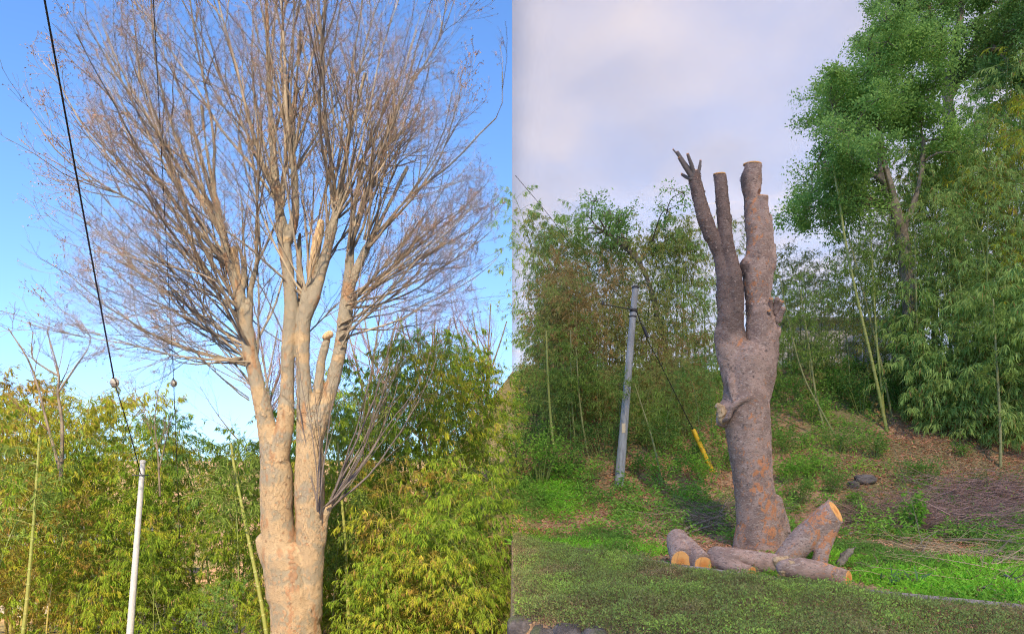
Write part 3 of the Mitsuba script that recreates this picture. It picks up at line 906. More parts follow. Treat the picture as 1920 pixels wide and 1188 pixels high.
rs = np.random.default_rng(32)
rtext = {'fresh': ('spring-green bamboo on the bank', 'spring-green bamboos on the bank'), 'green': ('fresh green bamboo on the bank under the grey sky', 'fresh green bamboos on the bank'), 'yellow': ('yellow-green bamboo at the right edge of the bank', 'yellow-green bamboos on the bank'), 'brown': ('rust-brown bamboo behind the grey pole', 'rust-brown bamboos behind the grey pole'),
         'olive': ('olive bamboo on the bank behind the pruned tree', 'olive bamboos on the bank'), 'deep': ('dark green bamboo on the shaded bank', 'dark green bamboos on the bank'), 'bare': ('bare-stemmed bamboo on the bank', 'bare-stemmed bamboos on the bank'),
         'bush': ('low broad-leaved bamboo drooping over the brown litter', 'low drooping bamboos above the litter')}
TOPR = [(950, 352), (1000, 345), (1060, 400), (1110, 395), (1160, 400), (1220, 385), (1290, 400), (1400, 395), (1450, 450), (1480, 425), (1560, 430), (1600, 400), (1660, 335), (1700, 330), (1750, 255), (1800, 190), (1860, 130), (1930, 100), (2000, 90)]


def right_row(n, px0, px1, D0, D1, drop0, drop1, kinds, azs=None):
    for q in range(n):
        px = px0 + (px1 - px0) * (q + rs.uniform(0, 1)) / n
        D = rs.uniform(D0, D1)
        x = max((px - 960) / F * D, 1.15)
        py = lerp_pts(px, TOPR) + rs.uniform(drop0, drop1)
        kn = kinds[int(rs.integers(len(kinds)))]
        lab, g = rtext[kn.split('_')[1]]
        zone = 'by the left edge of the bank' if px < 1090 else 'near the grey pole' if px < 1230 else 'left of the pruned trunk' if px < 1420 else 'right of the pruned trunk' if px < 1560 else 'by the leaning culms' if px < 1720 else 'under the broad-leaved trees'
        depth = 'tall back-row' if drop0 < 20 else 'middle-height' if drop0 < 200 else 'low front'
        lab, g = f"{depth} {lab.split(' bamboo')[0]} bamboo {zone}", f'{g} {zone}'
        plant(kn, x, D, EYE - (py - 862) / F * D, rs, lab, g, az=(rs.uniform(-70, 70) if px < 1010 else None), smax=1.9)


right_row(26, 965, 1345, 22.5, 24.5, 0, 60, ['bamboo_olive_a', 'bamboo_fresh_a', 'bamboo_olive_b', 'bamboo_olive_b'])
right_row(9, 985, 1150, 20.5, 22, 90, 160, ['bamboo_brown_a', 'bamboo_brown_a', 'bamboo_olive_b'])
right_row(30, 965, 1345, 20.0, 22.0, 130, 270, ['bamboo_olive_a', 'bamboo_olive_b', 'bamboo_brown_a', 'bamboo_fresh_a'])
right_row(22, 968, 1345, 18.8, 20, 300, 420, ['bamboo_deep_a', 'bamboo_olive_b', 'bamboo_fresh_a'])
right_row(17, 1440, 1700, 23.5, 25.5, 0, 90, ['bamboo_bare_a', 'bamboo_olive_b', 'bamboo_olive_a'])
right_row(12, 1450, 1720, 21.5, 23.5, 60, 230, ['bamboo_bare_a', 'bamboo_olive_b', 'bamboo_olive_a'])
right_row(16, 1680, 1990, 21.5, 24.5, 0, 90, ['bamboo_fresh_a', 'bamboo_yellow_a', 'bamboo_fresh_b', 'bamboo_deep_b'])
right_row(12, 1740, 1990, 19.5, 21, 30, 190, ['bamboo_yellow_a', 'bamboo_fresh_b', 'bamboo_fresh_b'])
for px, D, py in [(1720, 20.2, 560), (1765, 19.6, 610), (1800, 19.2, 580), (1840, 19.0, 620), (1880, 18.8, 590), (1930, 18.6, 600), (1970, 19, 560), (1860, 20, 520), (1905, 20.3, 480), (1745, 19.9, 640), (1785, 20.4, 540), (1825, 19.8, 545), (1900, 19.4, 640), (1945, 19.6, 540), (1855, 19.5, 570)]:
    plant('bamboo_bush_a', (px - 960) / F * D, D, EYE - (py - 862) / F * D, rs, f"low drooping broad-leaved bamboo {'upper' if py < 565 else 'lower'} {'left' if px < 1790 else 'middle' if px < 1870 else 'right'} over the brown litter", rtext['bush'][1])


def culm(path, D, r, mat, label, D2=None):
    """A single bamboo culm with swollen nodes, some sheaths left on."""
    D2 = D if D2 is None else D2
    n = len(path)
    p = spline(np.array([P(a, b, D + (D2 - D) * i / (n - 1)) for i, (a, b) in enumerate(path)]), 10)
    L = np.concatenate([[0], np.cumsum(np.linalg.norm(np.diff(p, axis=0), axis=1))])
    s, rad = [], []
    for u in np.arange(0, L[-1] - .05, .27):
        for du, g in ((0, 1.0), (.225, 1.0), (.238, 1.22), (.25, 1.05), (.262, .96)):
            s.append(u + du)
            rad.append(g)
    s = np.array(s)
    q = np.stack([np.interp(s, L, p[:, i]) for i in range(3)], 1)
    tb = Tubes()
    tb.add(q, r * np.array(rad) * (1 - .5 * s / L[-1]), 8)
    k = thing('bamboo', label, 'bamboo')
    part('culm', tb.build()[0], mat, k, smooth=40)
    rs_ = np.random.default_rng(int(path[0][0]))
    nb = 24
    j = np.sort(rs_.integers(len(q) // 2, len(q), nb))
    d = rs_.normal(size=(nb, 3)) * [1, 1, .2] + [0, 0, .6]
    bp, br = polylines(q[j], unit(d), rs_.uniform(.4, 1.2, nb), np.full(nb, .005), 5, rs_, -.6, .06, .003)
    tb = Tubes()
    tb.add(bp, br, 3)
    part('side_branch', tb.build()[0], mat, k, smooth=True, stuff=True)
    tp, tr = grow(bp, br, 6, .15, (20, 60), .5, .6, .0018, 4, rs_, -.8, .08)
    lv = Leaves()
    for q_ in range(7):
        m = len(tp)
        w = rs_.uniform(0, 1, (m, 1))
        lv.add(tp[:, -1] * w + tp[:, 1] * (1 - w), unit(rs_.normal(size=(m, 3)) * .6 + [0, 0, -.6]), [0, 0, 1.] + rs_.normal(size=(m, 3)) * .35, rs_.uniform(.10, .19, m), rs_.uniform(.018, .03, m),
               np.array([.26, .38, .09]) * rs_.uniform(.6, 1.4, (m, 1)), droop=.12)
    m_, c_ = lv.build()
    part('leaves', m_, 'leaf', k, color=c_, stuff=True)


scene['culm_bright'] = principled(mikit.proc(lambda p, n, uv: mix((.25, .33, .08), (.36, .35, .11), fbm(p.x * 3, p.y * 3, p.z * 2, 2))), .4, .5)
scene['culm_dull'] = principled(mikit.proc(lambda p, n, uv: mix((.22, .26, .09), (.31, .29, .14), fbm(p.x * 4, p.y * 4, p.z * 3, 2))), .5, .4)
culm([(506, 1230), (490, 1130), (466, 1010), (440, 880), (433, 830)], 12.9, .042, 'culm_bright', 'bright leaning bamboo culm left of the bare tree trunk')
culm([(38, 1230), (50, 1130), (58, 1040), (66, 940), (74, 820)], 12.6, .036, 'culm_bright', 'pale bamboo culm standing at the lower left corner')
culm([(656, 1230), (652, 1120), (648, 1020), (640, 930), (633, 830)], 13.0, .036, 'culm_bright', 'bright upright bamboo culm just right of the bare tree trunk')
culm([(622, 1200), (628, 1100), (636, 1000)], 13.3, .024, 'culm_dull', 'thin dull bamboo culm behind the right flank of the bare tree')
culm([(1664, 812), (1640, 700), (1612, 580), (1588, 470), (1574, 380), (1560, 300)], 20.2, .052, 'culm_bright', 'thick yellow-green bamboo culm leaning left, the thickest on the bank')
culm([(1676, 800), (1656, 700), (1632, 600), (1606, 500), (1585, 420)], 20.8, .038, 'culm_dull', 'bamboo culm right beside the thickest leaning culm')
culm([(1661, 808), (1652, 720), (1644, 640), (1638, 540), (1632, 430)], 20.6, .036, 'culm_bright', 'straight upright bamboo culm crossing the thickest leaning culm')
culm([(1580, 842), (1540, 770), (1505, 700), (1478, 600), (1462, 520)], 19.6, .03, 'culm_dull', 'slanting bamboo culm to the right of the pruned trunk')
culm([(1552, 830), (1530, 740), (1515, 640), (1500, 540)], 20.4, .04, 'culm_dull', 'bamboo culm behind the pruned trunk leaning slightly left')
culm([(1745, 830), (1728, 740), (1722, 660), (1718, 560), (1715, 440)], 20.3, .04, 'culm_dull', 'grey-green bamboo culm above the brown litter')
culm([(1876, 905), (1876, 850), (1875, 790), (1870, 700), (1862, 560)], 18.0, .04, 'culm_dull', 'dark bamboo culm rising out of the brown litter at the right')
culm([(1046, 905), (1040, 850), (1034, 800), (1028, 720), (1024, 620)], 18.3, .04, 'culm_bright', 'pale bamboo culm left of the grey pole')
culm([(1082, 880), (1078, 830), (1072, 740), (1070, 620)], 19.2, .03, 'culm_dull', 'second bamboo culm left of the grey pole')
culm([(1112, 890), (1100, 840), (1088, 760), (1080, 650)], 18.8, .03, 'culm_dull', 'slanting bamboo culm just left of the grey pole foot')
culm([(1245, 930), (1236, 880), (1222, 820), (1190, 720)], 17.6, .03, 'culm_dull', 'arching bamboo culm right of the grey pole foot')
culm([(1440, 845), (1440, 800), (1437, 720), (1436, 620)], 19.3, .03, 'culm_bright', 'short pale culm leaning behind the pruned trunk')
for i, (px, lean) in enumerate([(1760, -6), (1790, 4), (1815, -3), (1835, 5), (1862, -5), (1885, 3), (1905, -2)]):
    culm([(px, 735), (px + lean, 660), (px + 2 * lean, 560), (px + 3 * lean, 430)], 24.3 + .3 * (i % 3), .05, 'culm_deep', 'dark bamboo culm silhouetted against the sky on top of the bank')
    labels[[k for k in labels if k.startswith('bamboo') and '__' not in k][-1]]['group'] = 'silhouetted culms on the bank'

# ------------------------------------------------------------------ the pruned trunk under the grey sky
DR = 12.4
pr = thing('pruned_tree', 'massive pruned trunk with grey-mauve bark, orange scars and three sawn-off limbs', 'tree')


def rchain(pts, D=DR):
    return chain(pts, D)


body = [
    rchain([(1428, 1062, 52), (1427, 1034, 44), (1424, 1000, 40), (1419, 950, 37), (1412, 900, 36), (1406, 850, 38), (1402, 800, 41), (1398, 760, 43), (1400, 715, 40), (1402, 680, 41)]),
    rchain([(1440, 1000, 30), (1456, 1022, 22), (1478, 1034, 14)]),
    rchain([(1448, 940, 16, -.05), (1462, 985, 15, -.05), (1474, 1010, 11, -.05), (1490, 1026, 8, -.05)]),
    rchain([(1405, 1000, 26), (1396, 1030, 22), (1384, 1050, 14)]),
    rchain([(1384, 720, 27), (1370, 660, 25), (1366, 620, 23), (1366, 580, 21), (1364, 546, 20), (1360, 510, 17), (1350, 475, 14.5), (1338, 450, 14), (1331, 436, 14), (1315, 388, 13), (1303, 335, 11.5), (1299, 313, 11)]),
    (*rchain([(1358, 645, 15), (1349, 624, 9)]), .07),
    rchain([(1386, 680, 24), (1379, 625, 15, -.06), (1376, 570, 14.5, -.1), (1372, 520, 14, -.1), (1362, 470, 13.3, -.08), (1359, 451, 13.2, -.07), (1354, 388, 12, -.03), (1349, 318, 12)]),
    rchain([(1412, 740, 32), (1425, 680, 31), (1428, 620, 29), (1421, 562, 22), (1419, 530, 24), (1420, 496, 25), (1421, 460, 21), (1416, 420, 17.5), (1412, 390, 15.5), (1411, 369, 15.5), (1409, 345, 18), (1409, 332, 19), (1412, 314, 16.5), (1412, 298, 16.5)]),
    (*rchain([(1408, 503, 19), (1401, 497, 14)]), .06),
    rchain([(1432, 562, 10, -.05), (1438, 500, 10, -.06), (1440, 460, 8.5, -.05), (1438, 425, 8, -.04), (1437, 410, 7.5, -.04)]),
    rchain([(1431, 450, 9, -.08), (1428, 405, 8.5, -.11), (1427, 385, 7.5, -.11), (1426, 372, 9.5, -.11)]),
    rchain([(1444, 505, 8, -.06), (1448, 480, 6, -.06), (1450, 462, 3, -.06)]),
    rchain([(1432, 640, 20), (1449, 626, 14), (1456, 618, 9)]),
    rchain([(1446, 620, 11), (1453, 595, 9), (1455, 570, 7)]),
    rchain([(1436, 600, 10), (1440, 578, 9), (1437, 560, 6)]),
    rchain([(1368, 770, 24), (1356, 790, 12)]),
    rchain([(1366, 700, 10, -.12), (1365, 725, 8, -.2), (1367, 752, 5, -.25)]),
    rchain([(1392, 748, 10, -.34), (1374, 756, 7, -.36), (1362, 768, 5.5, -.33), (1356, 784, 5, -.28), (1352, 790, 4, -.2)], DR),
]
cuts = [(P(1298, 322, DR), (-.25, -.25, 1), .22), (P(1349, 327, DR), (.0, -.15, 1), .2), (P(1411, 308, DR), (.05, -.12, 1), .28), (P(1426, 371, DR) + [0, -.11, 0], (.1, -.35, 1), .115), (P(1455, 573, DR), (.3, -.4, 1), .1), (P(1437, 565, DR), (-.2, -.5, 1), .12)]
tm_ = wood(body, h=.016, k=.022, cuts=cuts, rough=.015, freq=9, seed=31)
part('trunk', tm_, 'bark_grey', pr, smooth=True)
m_, c_ = flakes(tm_, 1800, np.random.default_rng(13), (.02, .055), [(.34, .25, .215), (.29, .21, .18), (.25, .185, .16)], .14)
part('bark_flake', m_, 'dry_leaf', pr, color=c_, stuff=True)


def cut_face(c, n, r, parent, seed, thick=.010):
    m, uv = cut_disc(c, n, r, seed, thick)
    return part('cut_face', m, 'cut_wood', parent, uv=uv, label='sawn wood face')


for i, ((c, n, R), rr) in enumerate(zip(cuts, (11, 12, 16.5, 9.5, 6.5, 6.5))):
    cut_face(c, n, rr * DR / F * .97, pr, i)
for i, (a, b, r0, r1) in enumerate([((1297, 326), (1263, 277), 2.6, 1.5), ((1297, 332), (1267, 287), 3.6, 2.8), ((1294, 334), (1268, 303), 3.4, 2.8), ((1294, 338), (1279, 324), 3.2, 2.6), ((1304, 334), (1312, 303), 3.4, 2.2), ((1300, 330), (1284, 296), 3.6, 2.8)]):
    pa, pb = P(*a, DR) + [0, -.06, 0], P(*b, DR) + [0, -.06 - .12 * (i % 3 - 1), 0]
    pm = (pa + pb) / 2 + [.012, 0, -.02]
    sh = wood([(np.array([pa, pm, pb]), np.array([r0 * 1.15, r0, r1]) * DR / F, .02)], h=.009, k=.02, cuts=[(pb - unit(pb - pa) * .01, pb - pa, .09)], rough=.004, seed=i)
    s = part('stub', sh, 'bark_dark', pr, smooth=True)
    m, uv = cut_disc(pb - unit(pb - pa) * .01, pb - pa, r1 * DR / F * .9, i, .006, 14)
    part('cut_face', m, 'cut_wood', s, uv=uv)
for i, (x, y, dx, r) in enumerate([(1440, 568, -5, 4.2), (1446, 568, 0, 4.5), (1449, 573, 5, 4.5), (1453, 586, 4, 5.5), (1441, 590, -9, 3.6)]):
    pa, pb = P(x, y + 16, DR) + [0, -.14, 0], P(x + dx, y, DR) + [0, -.27, 0]
    s = part('stub', wood([(np.array([pa, (pa + pb) / 2, pb]), np.array([r * 1.3, r, r]) * DR / F, .02)], h=.009, k=.02, rough=.008, freq=14, seed=i + 20), 'bark_grey', pr, smooth=True)
    m, uv = cut_disc(pb + unit(pb - pa) * .022, pb - pa, r * DR / F * .8, i, .006, 12)
    part('cut_face', m, 'cut_wood', s, uv=uv)
q, r = rchain([(1394, 664, 3, -.245), (1394, 676, 4.5, -.26), (1393, 686, 2.5, -.26)])
part('exposed_wood', wood([(q, r)], h=.012, k=.02, rough=.006, freq=16, seed=4), 'torn_wood', pr, smooth=30, label='bright exposed wood at the fork')
q, r = rchain([(1345, 762, 4, -.1), (1350, 770, 6, -.12), (1350, 782, 5, -.12), (1352, 790, 3, -.12)])
part('burl', wood([(q, r)], h=.012, k=.02, rough=.03, freq=22, seed=14), 'torn_wood', pr, smooth=30, label='rough brown broken burl on the left flank')


# ------------------------------------------------------------------ sawn logs
def on_ground(px, py, lift=0.):
    for D in np.arange(5.5, 40, .02):
        p = P(px, py, D)
        if ground(p[0], p[1]) + lift >= p[2]:
            return p
    return P(px, py, 30)


def log(label, limbs, faces, D, seed=0, name='log', torn=()):
    """limbs: lists of (px, py, radius px[, metres farther]); faces: (px, py, r px, normal[, farther])."""
    k = thing(name, label, 'log', 'sawn logs below the pruned trunk')
    cs = [(q, r * 1.12) for q, r in (chain(l, D) for l in limbs)]
    faces = [(f[0], f[1], f[2] * 1.1, *f[3:]) for f in faces]
    cu = []
    for f in faces:
        c = P(f[0], f[1], D) + [0, f[4] if len(f) > 4 else 0, 0]
        cu.append((c, f[3], f[2] * D / F * 2.2))
    part('bark', wood(cs, h=.0125, k=.04, cuts=cu, rough=.007, freq=9, seed=seed), 'bark_grey', k, smooth=True)
    for i, (f, c) in enumerate(zip(faces, cu)):
        cut_face(c[0], f[3], f[2] * D / F * .96, k, seed + i, .008)
    for tpts in torn:
        q, r = chain(tpts, D)
        part('torn_wood', wood([(q, r)], h=.010, k=.02, rough=.02, freq=24, seed=seed), 'torn_wood', k, smooth=30, label='torn splintery end')
    return k


log('short log with an orange sawn face, leftmost of the pile', [[(1278, 1052, 19, -.05), (1284, 1042, 20, .2), (1290, 1030, 20, .55), (1294, 1022, 19, .75)]], [(1277, 1053, 18, (-.25, -1, .05), -.02)], 9.9, 1)
log('short log with a bright orange sawn end facing forward, second from the left', [[(1319, 1058, 17, -.05), (1312, 1046, 18, .25), (1303, 1033, 18.5, .6), (1295, 1024, 17, .85)]], [(1318, 1059, 16, (.28, -1, .0), -.02)], 9.75, 2)
log('long thick log lying in front of the trunk with a folded side branch', [[(1352, 1048, 20), (1375, 1052, 23), (1410, 1056, 22), (1440, 1058, 20), (1462, 1057, 16)], [(1345, 1042, 16, .05), (1352, 1052, 12, -.15), (1372, 1060, 11, -.25), (1395, 1066, 10.5, -.3)], [(1350, 1040, 8, -.12), (1372, 1040, 7, -.19), (1400, 1049, 6, -.2)]],
    [(1396, 1066, 10, (.6, -.85, .0), -.3)], 9.8, 3, torn=[[(1448, 1049, 8, -.16), (1458, 1050, 10, -.14), (1469, 1046, 6, -.1)], [(1464, 1058, 9), (1470, 1055, 6)]])
log('thick forked log propped on its side branch, sawn face pointing up right', [[(1474, 1046, 19), (1500, 1018, 22), (1525, 994, 23), (1548, 973, 22), (1572, 952, 21)], [(1553, 985, 16, -.05), (1543, 1010, 13, -.1), (1532, 1036, 12, -.14), (1524, 1066, 12, -.16)]],
    [(1567, 958, 20, (.66, -.5, .5))], 10.4, 4)
log('grey log at the front of the pile with a round pale sawn end', [[(1470, 1064, 13), (1500, 1066, 18), (1535, 1071, 17), (1565, 1078, 15), (1592, 1085, 13.5)], [(1490, 1060, 10, .05), (1480, 1056, 7, .0)]], [(1591, 1085, 13.5, (.72, -.8, .05))], 9.0, 5,
    torn=[[(1466, 1070, 8, -.02), (1470, 1062, 6, 0)], [(1478, 1054, 5, -.05), (1486, 1056, 4, -.06)]])
q, r = chain([(1574, 1056, 3), (1582, 1043, 6), (1592, 1032, 6), (1602, 1024, 3)], 10.3)
single('bark_slab', wood([(q + [0, 0, -.02], r * [1, 1, 1, 1])], h=.011, k=.02, rough=.03, freq=18, seed=8), 'bark_limb', 'rough brown slab of bark standing in the grass right of the logs', 'bark', smooth=30)
p = on_ground(1622, 906)
single('boulder', stone(p + [0, 0, .10], (.25, .16, .12), 77, 4), 'rock', 'dark grey boulder on the bank above the forked log', 'rock', smooth=True)
p = on_ground(1600, 914)
single('boulder', stone(p + [0, 0, .07], (.15, .11, .09), 78, 4), 'rock', 'small dark stone left of the boulder on the bank', 'rock', smooth=True)


# ------------------------------------------------------------------ poles, wires, yellow guard
def lathe(path, radii, sides=20, caps=True):
    tb = Tubes()
    tb.add(path, radii, sides)
    return tb.build()[0]


def tapered_pole(name, label, a, b, ra, rb, mat, joints, extra=None):
    k = thing(name, label, 'pole')
    ts, rr = [0.], [ra]
    for j in joints:
        r = ra + (rb - ra) * j
        ts += [j - .0015, j - .001, j + .001, j + .0015]
        rr += [r, r * 1.035, r * 1.035, r * .985]
    ts.append(1.)
    rr.append(rb)
    part('shaft', lathe(np.array([a + (b - a) * t for t in ts]), np.array(rr), 24), mat, k, smooth=35)
    d = unit(b - a)
    part('cap', lathe(np.array([b - d * .03, b - d * .025, b + d * .02, b + d * .035]), np.array([rb * 1.02, rb * 1.22, rb * 1.2, rb * .8]), 20), 'dark_iron' if mat == 'pole_steel' else mat, k, smooth=35)
    return k, d


DP = 17.6
foot = P(1160, 905, DP)
foot[2] = ground(foot[0], foot[1]) - .1
top = P(1192, 538, DP) + [0, .05, 0]
pole, pd = tapered_pole('steel_pole', 'grey tapered steel pole leaning slightly right among the bamboo', foot, top, .122, .075, 'pole_steel', (.2, .35, .52, .68, .84))
at = lambda t: foot + (top - foot) * t
tb_ = .885
part('band', lathe(np.array([at(tb_ - .008), at(tb_ - .006), at(tb_ + .006), at(tb_ + .008)]), np.array([.085, .105, .105, .085]), 20), 'dark_iron', pole, smooth=35)
part('band', lathe(np.array([at(tb_ - .035), at(tb_ - .033), at(tb_ - .028), at(tb_ - .026)]), np.array([.085, .098, .098, .085]), 20), 'dark_iron', pole, smooth=35)
pl = at(.30)
v = []
for u in (-.045, -.02, .0, .02, .045):
    for z in (-.12, .12):
        v.append(pl + [u - .02, -.118 + u * u * 3, z])
part('plate', (np.array(v), np.array([[2 * i, 2 * i + 2, 2 * i + 3, 2 * i + 1] for i in range(4)])), 'plate', pole, label='small tan number plate with nothing legible')
bt = at(tb_)
tb = Tubes()
arm = np.array([bt + [0, -.09, 0], bt + [-.35, -.14, .05], bt + [-.85, -.18, .13]])
tb.add(arm, [.016, .016, .012], 8)
part('arm', tb.build()[0], 'dark_iron', pole, smooth=True)
tb = Tubes()
tb.add(np.array([bt + [-.8, -.18, .10], bt + [-.8, -.18, .20]]), .022, 8)
part('arm_end', tb.build()[0], 'dark_iron', pole, smooth=True)


def wire(name, label, pts, r, mat='black_wire', n=12, cat='wire'):
    tb = Tubes()
    tb.add(spline(np.array(pts), n), r, 6)
    return single(name, tb.build()[0], mat, label, cat, smooth=True)


gb = on_ground(1339, 884)
gt = P(1300, 806, gb[1] + .1)
gb[2] -= .1
ge = P(1237, 680, (DP + gt[1]) / 2)
wire('guy_wire', 'black guy wire running down right from the grey pole to the yellow guard', [bt + [.06, -.07, -.02], (bt + ge) / 2 + [0, 0, -.04], ge, (ge + gt) / 2, gt], .011)
wire('guy_wire', 'second short black guy cable beside the first below the pole band', [bt + [.05, -.08, -.30], P(1203, 607, 17.5), P(1210, 622, 17.5) + [.03, 0, 0]], .010)
tb = Tubes()
tb.add(spline(np.array([P(1206, 612, 17.5), P(1210, 620, 17.5), P(1215, 633, 17.5)]), 6), np.concatenate([[.012], np.full(11, .032), [.012]]), 10)
single('strain_insulator', tb.build()[0], 'dark_iron', 'small dark insulator on the guy wire below the pole band', 'insulator', smooth=30)
wire('overhead_wire', 'thin grey overhead wire rising to the left from the grey pole', [at(tb_) + [-.05, -.09, .05], P(1088, 480, 17.2) + [0, 0, -.03], P(1030, 405, 16.8), P(966, 329, 16.4)], .006)
gu = unit(gb - gt)
tb = Tubes()
tb.add(np.array([gt - gu * .02, gt, gt + gu * .1, gb - gu * .05, gb]), [.045, .058, .06, .062, .062], 14)
single('wire_guard', tb.build()[0], 'yellow_plastic', 'yellow plastic guard tube leaning on the bank left of the pruned trunk', 'post', smooth=35)

# the two wires and the pole of the sunny half
pf = P(231, 1235, 12.2)
pf[2] = ground(pf[0], pf[1]) - .1
pt = P(268, 866, 13.0)
lp, ld = tapered_pole('galvanised_pole', 'pale galvanised pole leaning right in front of the sunny bamboo', pf, pt, .068, .045, 'galvanised', (.42, .66, .86))
tb = Tubes()
for s in (-1, 1):
    part('step_bolt', lathe(np.array([pt - ld * .25 + [0, -.05, 0], pt - ld * .25 + [s * .13, -.06, 0], pt - ld * .25 + [s * .15, -.06, .01]]), np.array([.011, .011, .016]), 8), 'dark_iron', lp, smooth=35)


def insulator(c, r, d, label):
    """A grooved strain insulator: a waisted porcelain egg with two crossing wire channels and wire eyes."""
    k = thing('strain_insulator', label, 'insulator')
    m = trimesh.creation.icosphere(subdivisions=4, radius=1.0)
    v = np.array(m.vertices)
    groove = .22 * np.exp(-(v[:, 0] / .16)**2) * (v[:, 2] > -.3) + .22 * np.exp(-(v[:, 1] / .16)**2) * (v[:, 2] < .3) + .10 * np.exp(-(v[:, 2] / .12)**2)
    v = v * (1 - groove)[:, None] * [1, 1, 1.12]
    R = trimesh.geometry.align_vectors([0, 0, 1], d)[:3, :3]
    part('body', trimesh.Trimesh((v * r) @ R.T + c, m.faces, process=False), 'porcelain', k, smooth=True)
    for s, ax in ((1, 0), (-1, 1)):
        a = np.linspace(-2.4, 2.4, 14)
        loop = np.stack([np.sin(a) * r * .85, a * 0, np.cos(a) * r * .95], 1)[:, [0, 1, 2] if ax == 0 else [1, 0, 2]]
        loop[:, 2] = s * (loop[:, 2] + r * .35)
        tb = Tubes()
        tb.add(loop @ R.T + c, .008, 6)
        part('wire_loop', tb.build()[0], 'black_wire', k, smooth=True)


w0, w1, w2 = P(78, -30, 7.6), P(215, 717, 10.9), pt - ld * .22
d1 = unit(w1 - w0)
wire('overhead_wire', 'thick black wire dropping from the top left corner to its insulator', [w0, (w0 + w1) / 2 + [0, 0, -.02], w1 - d1 * .1], .0115)
insulator(w1, .068, -d1, 'grey porcelain insulator on the thicker left wire')
wire('guy_wire', 'black wire from the left insulator down to the galvanised pole', [w1 + unit(w2 - w1) * .08, (w1 + w2) / 2, w2 + [0, -.05, 0]], .0085)
x0, x1, x2 = P(286, -30, 9.0), P(326, 718, 12.4), P(337, 1010, 13.6)
d2 = unit(x1 - x0)
wire('overhead_wire', 'thin black wire crossing the crown of the bare tree to the right insulator', [x0, (x0 + x1) / 2 + [0, 0, -.02], x1 - d2 * .09], .0058)
insulator(x1, .058, -d2, 'white porcelain insulator on the thinner right wire')
wire('guy_wire', 'thin black wire running from the right insulator down into the bamboo', [x1 + [0, 0, -.07], (x1 + x2) / 2, x2], .0065)


# ------------------------------------------------------------------ leafy trees at the right
def leafy_tree(name, label, D, limbs, clumps, rs, pal, leafL=.10, per=900, cr=(.42, .78), mat='leaf'):
    t = thing(name, label, 'tree', 'broad-leaved trees on the bank')
    cs = [chain(l, D) for l in limbs]
    part('trunk', wood(cs, h=.05, k=.06, rough=.02, freq=4, seed=len(limbs)), 'bark_limb', t, smooth=True)
    sk = np.concatenate([spline(np.column_stack(c), 6) for c in cs])
    br, lv = Tubes(), Leaves()
    for poly_n, (x0, x1, y0, y1, n) in enumerate(clumps):
        for q in range(n):
            u = rs.uniform(-1, 1, 2)
            u = u / max(1, np.hypot(*u))
            c = P((x0 + x1) / 2 + u[0] * (x1 - x0) / 2, (y0 + y1) / 2 + u[1] * (y1 - y0) / 2, D) + [0, rs.normal() * 1.1, 0]
            j = np.argmin(np.linalg.norm((sk[:, :3] - c) * [1, .6, 1.4], axis=1) + np.maximum(sk[:, 2] - c[2], 0) * 1.5)
            s = sk[j, :3]
            mid = (s + c) / 2 + [0, 0, .12 * np.linalg.norm(c - s)] + rs.normal(size=3) * .08
            br.add(spline(np.array([s, mid, c]), 4), np.linspace(min(.05, sk[j, 3] * .7), .012, 9), 5)
            R = rs.uniform(*cr)
            sub = c + rs.normal(size=(7, 3)) * R * [.5, .5, .34]
            for e in sub:
                br.add(np.array([c, (c + e) / 2 + rs.normal(size=3) * .04, e]), [.012, .009, .005], 3)
            n_ = per
            cen = sub[rs.integers(0, 7, n_)]
            off = rs.normal(size=(n_, 3)) * R * [.27, .27, .20]
            pos = cen + off
            outd = unit(pos - c + [0, 0, .15])
            d = unit(outd * .6 + rs.normal(size=(n_, 3)) * .6 + [0, 0, -.25])
            tone = np.clip(rs.normal(.5, .2) + rs.normal(size=n_) * .22, 0, 1)[:, None]
            col = (np.array(pal[0]) * (1 - tone) + np.array(pal[1]) * tone) * rs.uniform(.8, 1.2, (n_, 1))
            lv.add(pos, d, unit(outd + [0, 0, .9] + rs.normal(size=(n_, 3)) * .4), leafL * rs.uniform(.6, 1.25, n_), leafL * .52 * rs.uniform(.8, 1.2, n_), col, fold=.12, mid=.5)
    m, c = br.build()
    part('branch', m, 'bark_limb', t, smooth=True, stuff=True)
    m, c = lv.build()
    part('crown', m, mat, t, color=c, stuff=True)


rs = np.random.default_rng(41)
leafy_tree('leafy_tree', 'big rounded leafy tree leaning left over the bank, nearest of the broad-leaved trees', 21.0,
           [[(1716, 690, 13), (1702, 540, 12), (1690, 440, 11), (1665, 350, 9.5), (1648, 300, 8.5), (1615, 250, 6), (1580, 212, 4.5), (1560, 190, 3)], [(1655, 320, 7), (1652, 270, 5), (1640, 200, 4), (1625, 140, 3)], [(1660, 340, 6), (1630, 325, 4), (1580, 305, 3), (1530, 310, 2)], [(1690, 440, 7), (1720, 360, 5), (1730, 280, 4), (1720, 200, 3)]],
           [(1535, 1630, 125, 230, 14), (1590, 1770, 100, 190, 18), (1550, 1660, 200, 290, 11), (1680, 1780, 180, 330, 12), (1520, 1590, 280, 360, 9), (1500, 1550, 345, 390, 5), (1560, 1650, 320, 400, 10)], rs, ((.20, .38, .10), (.40, .62, .17)))
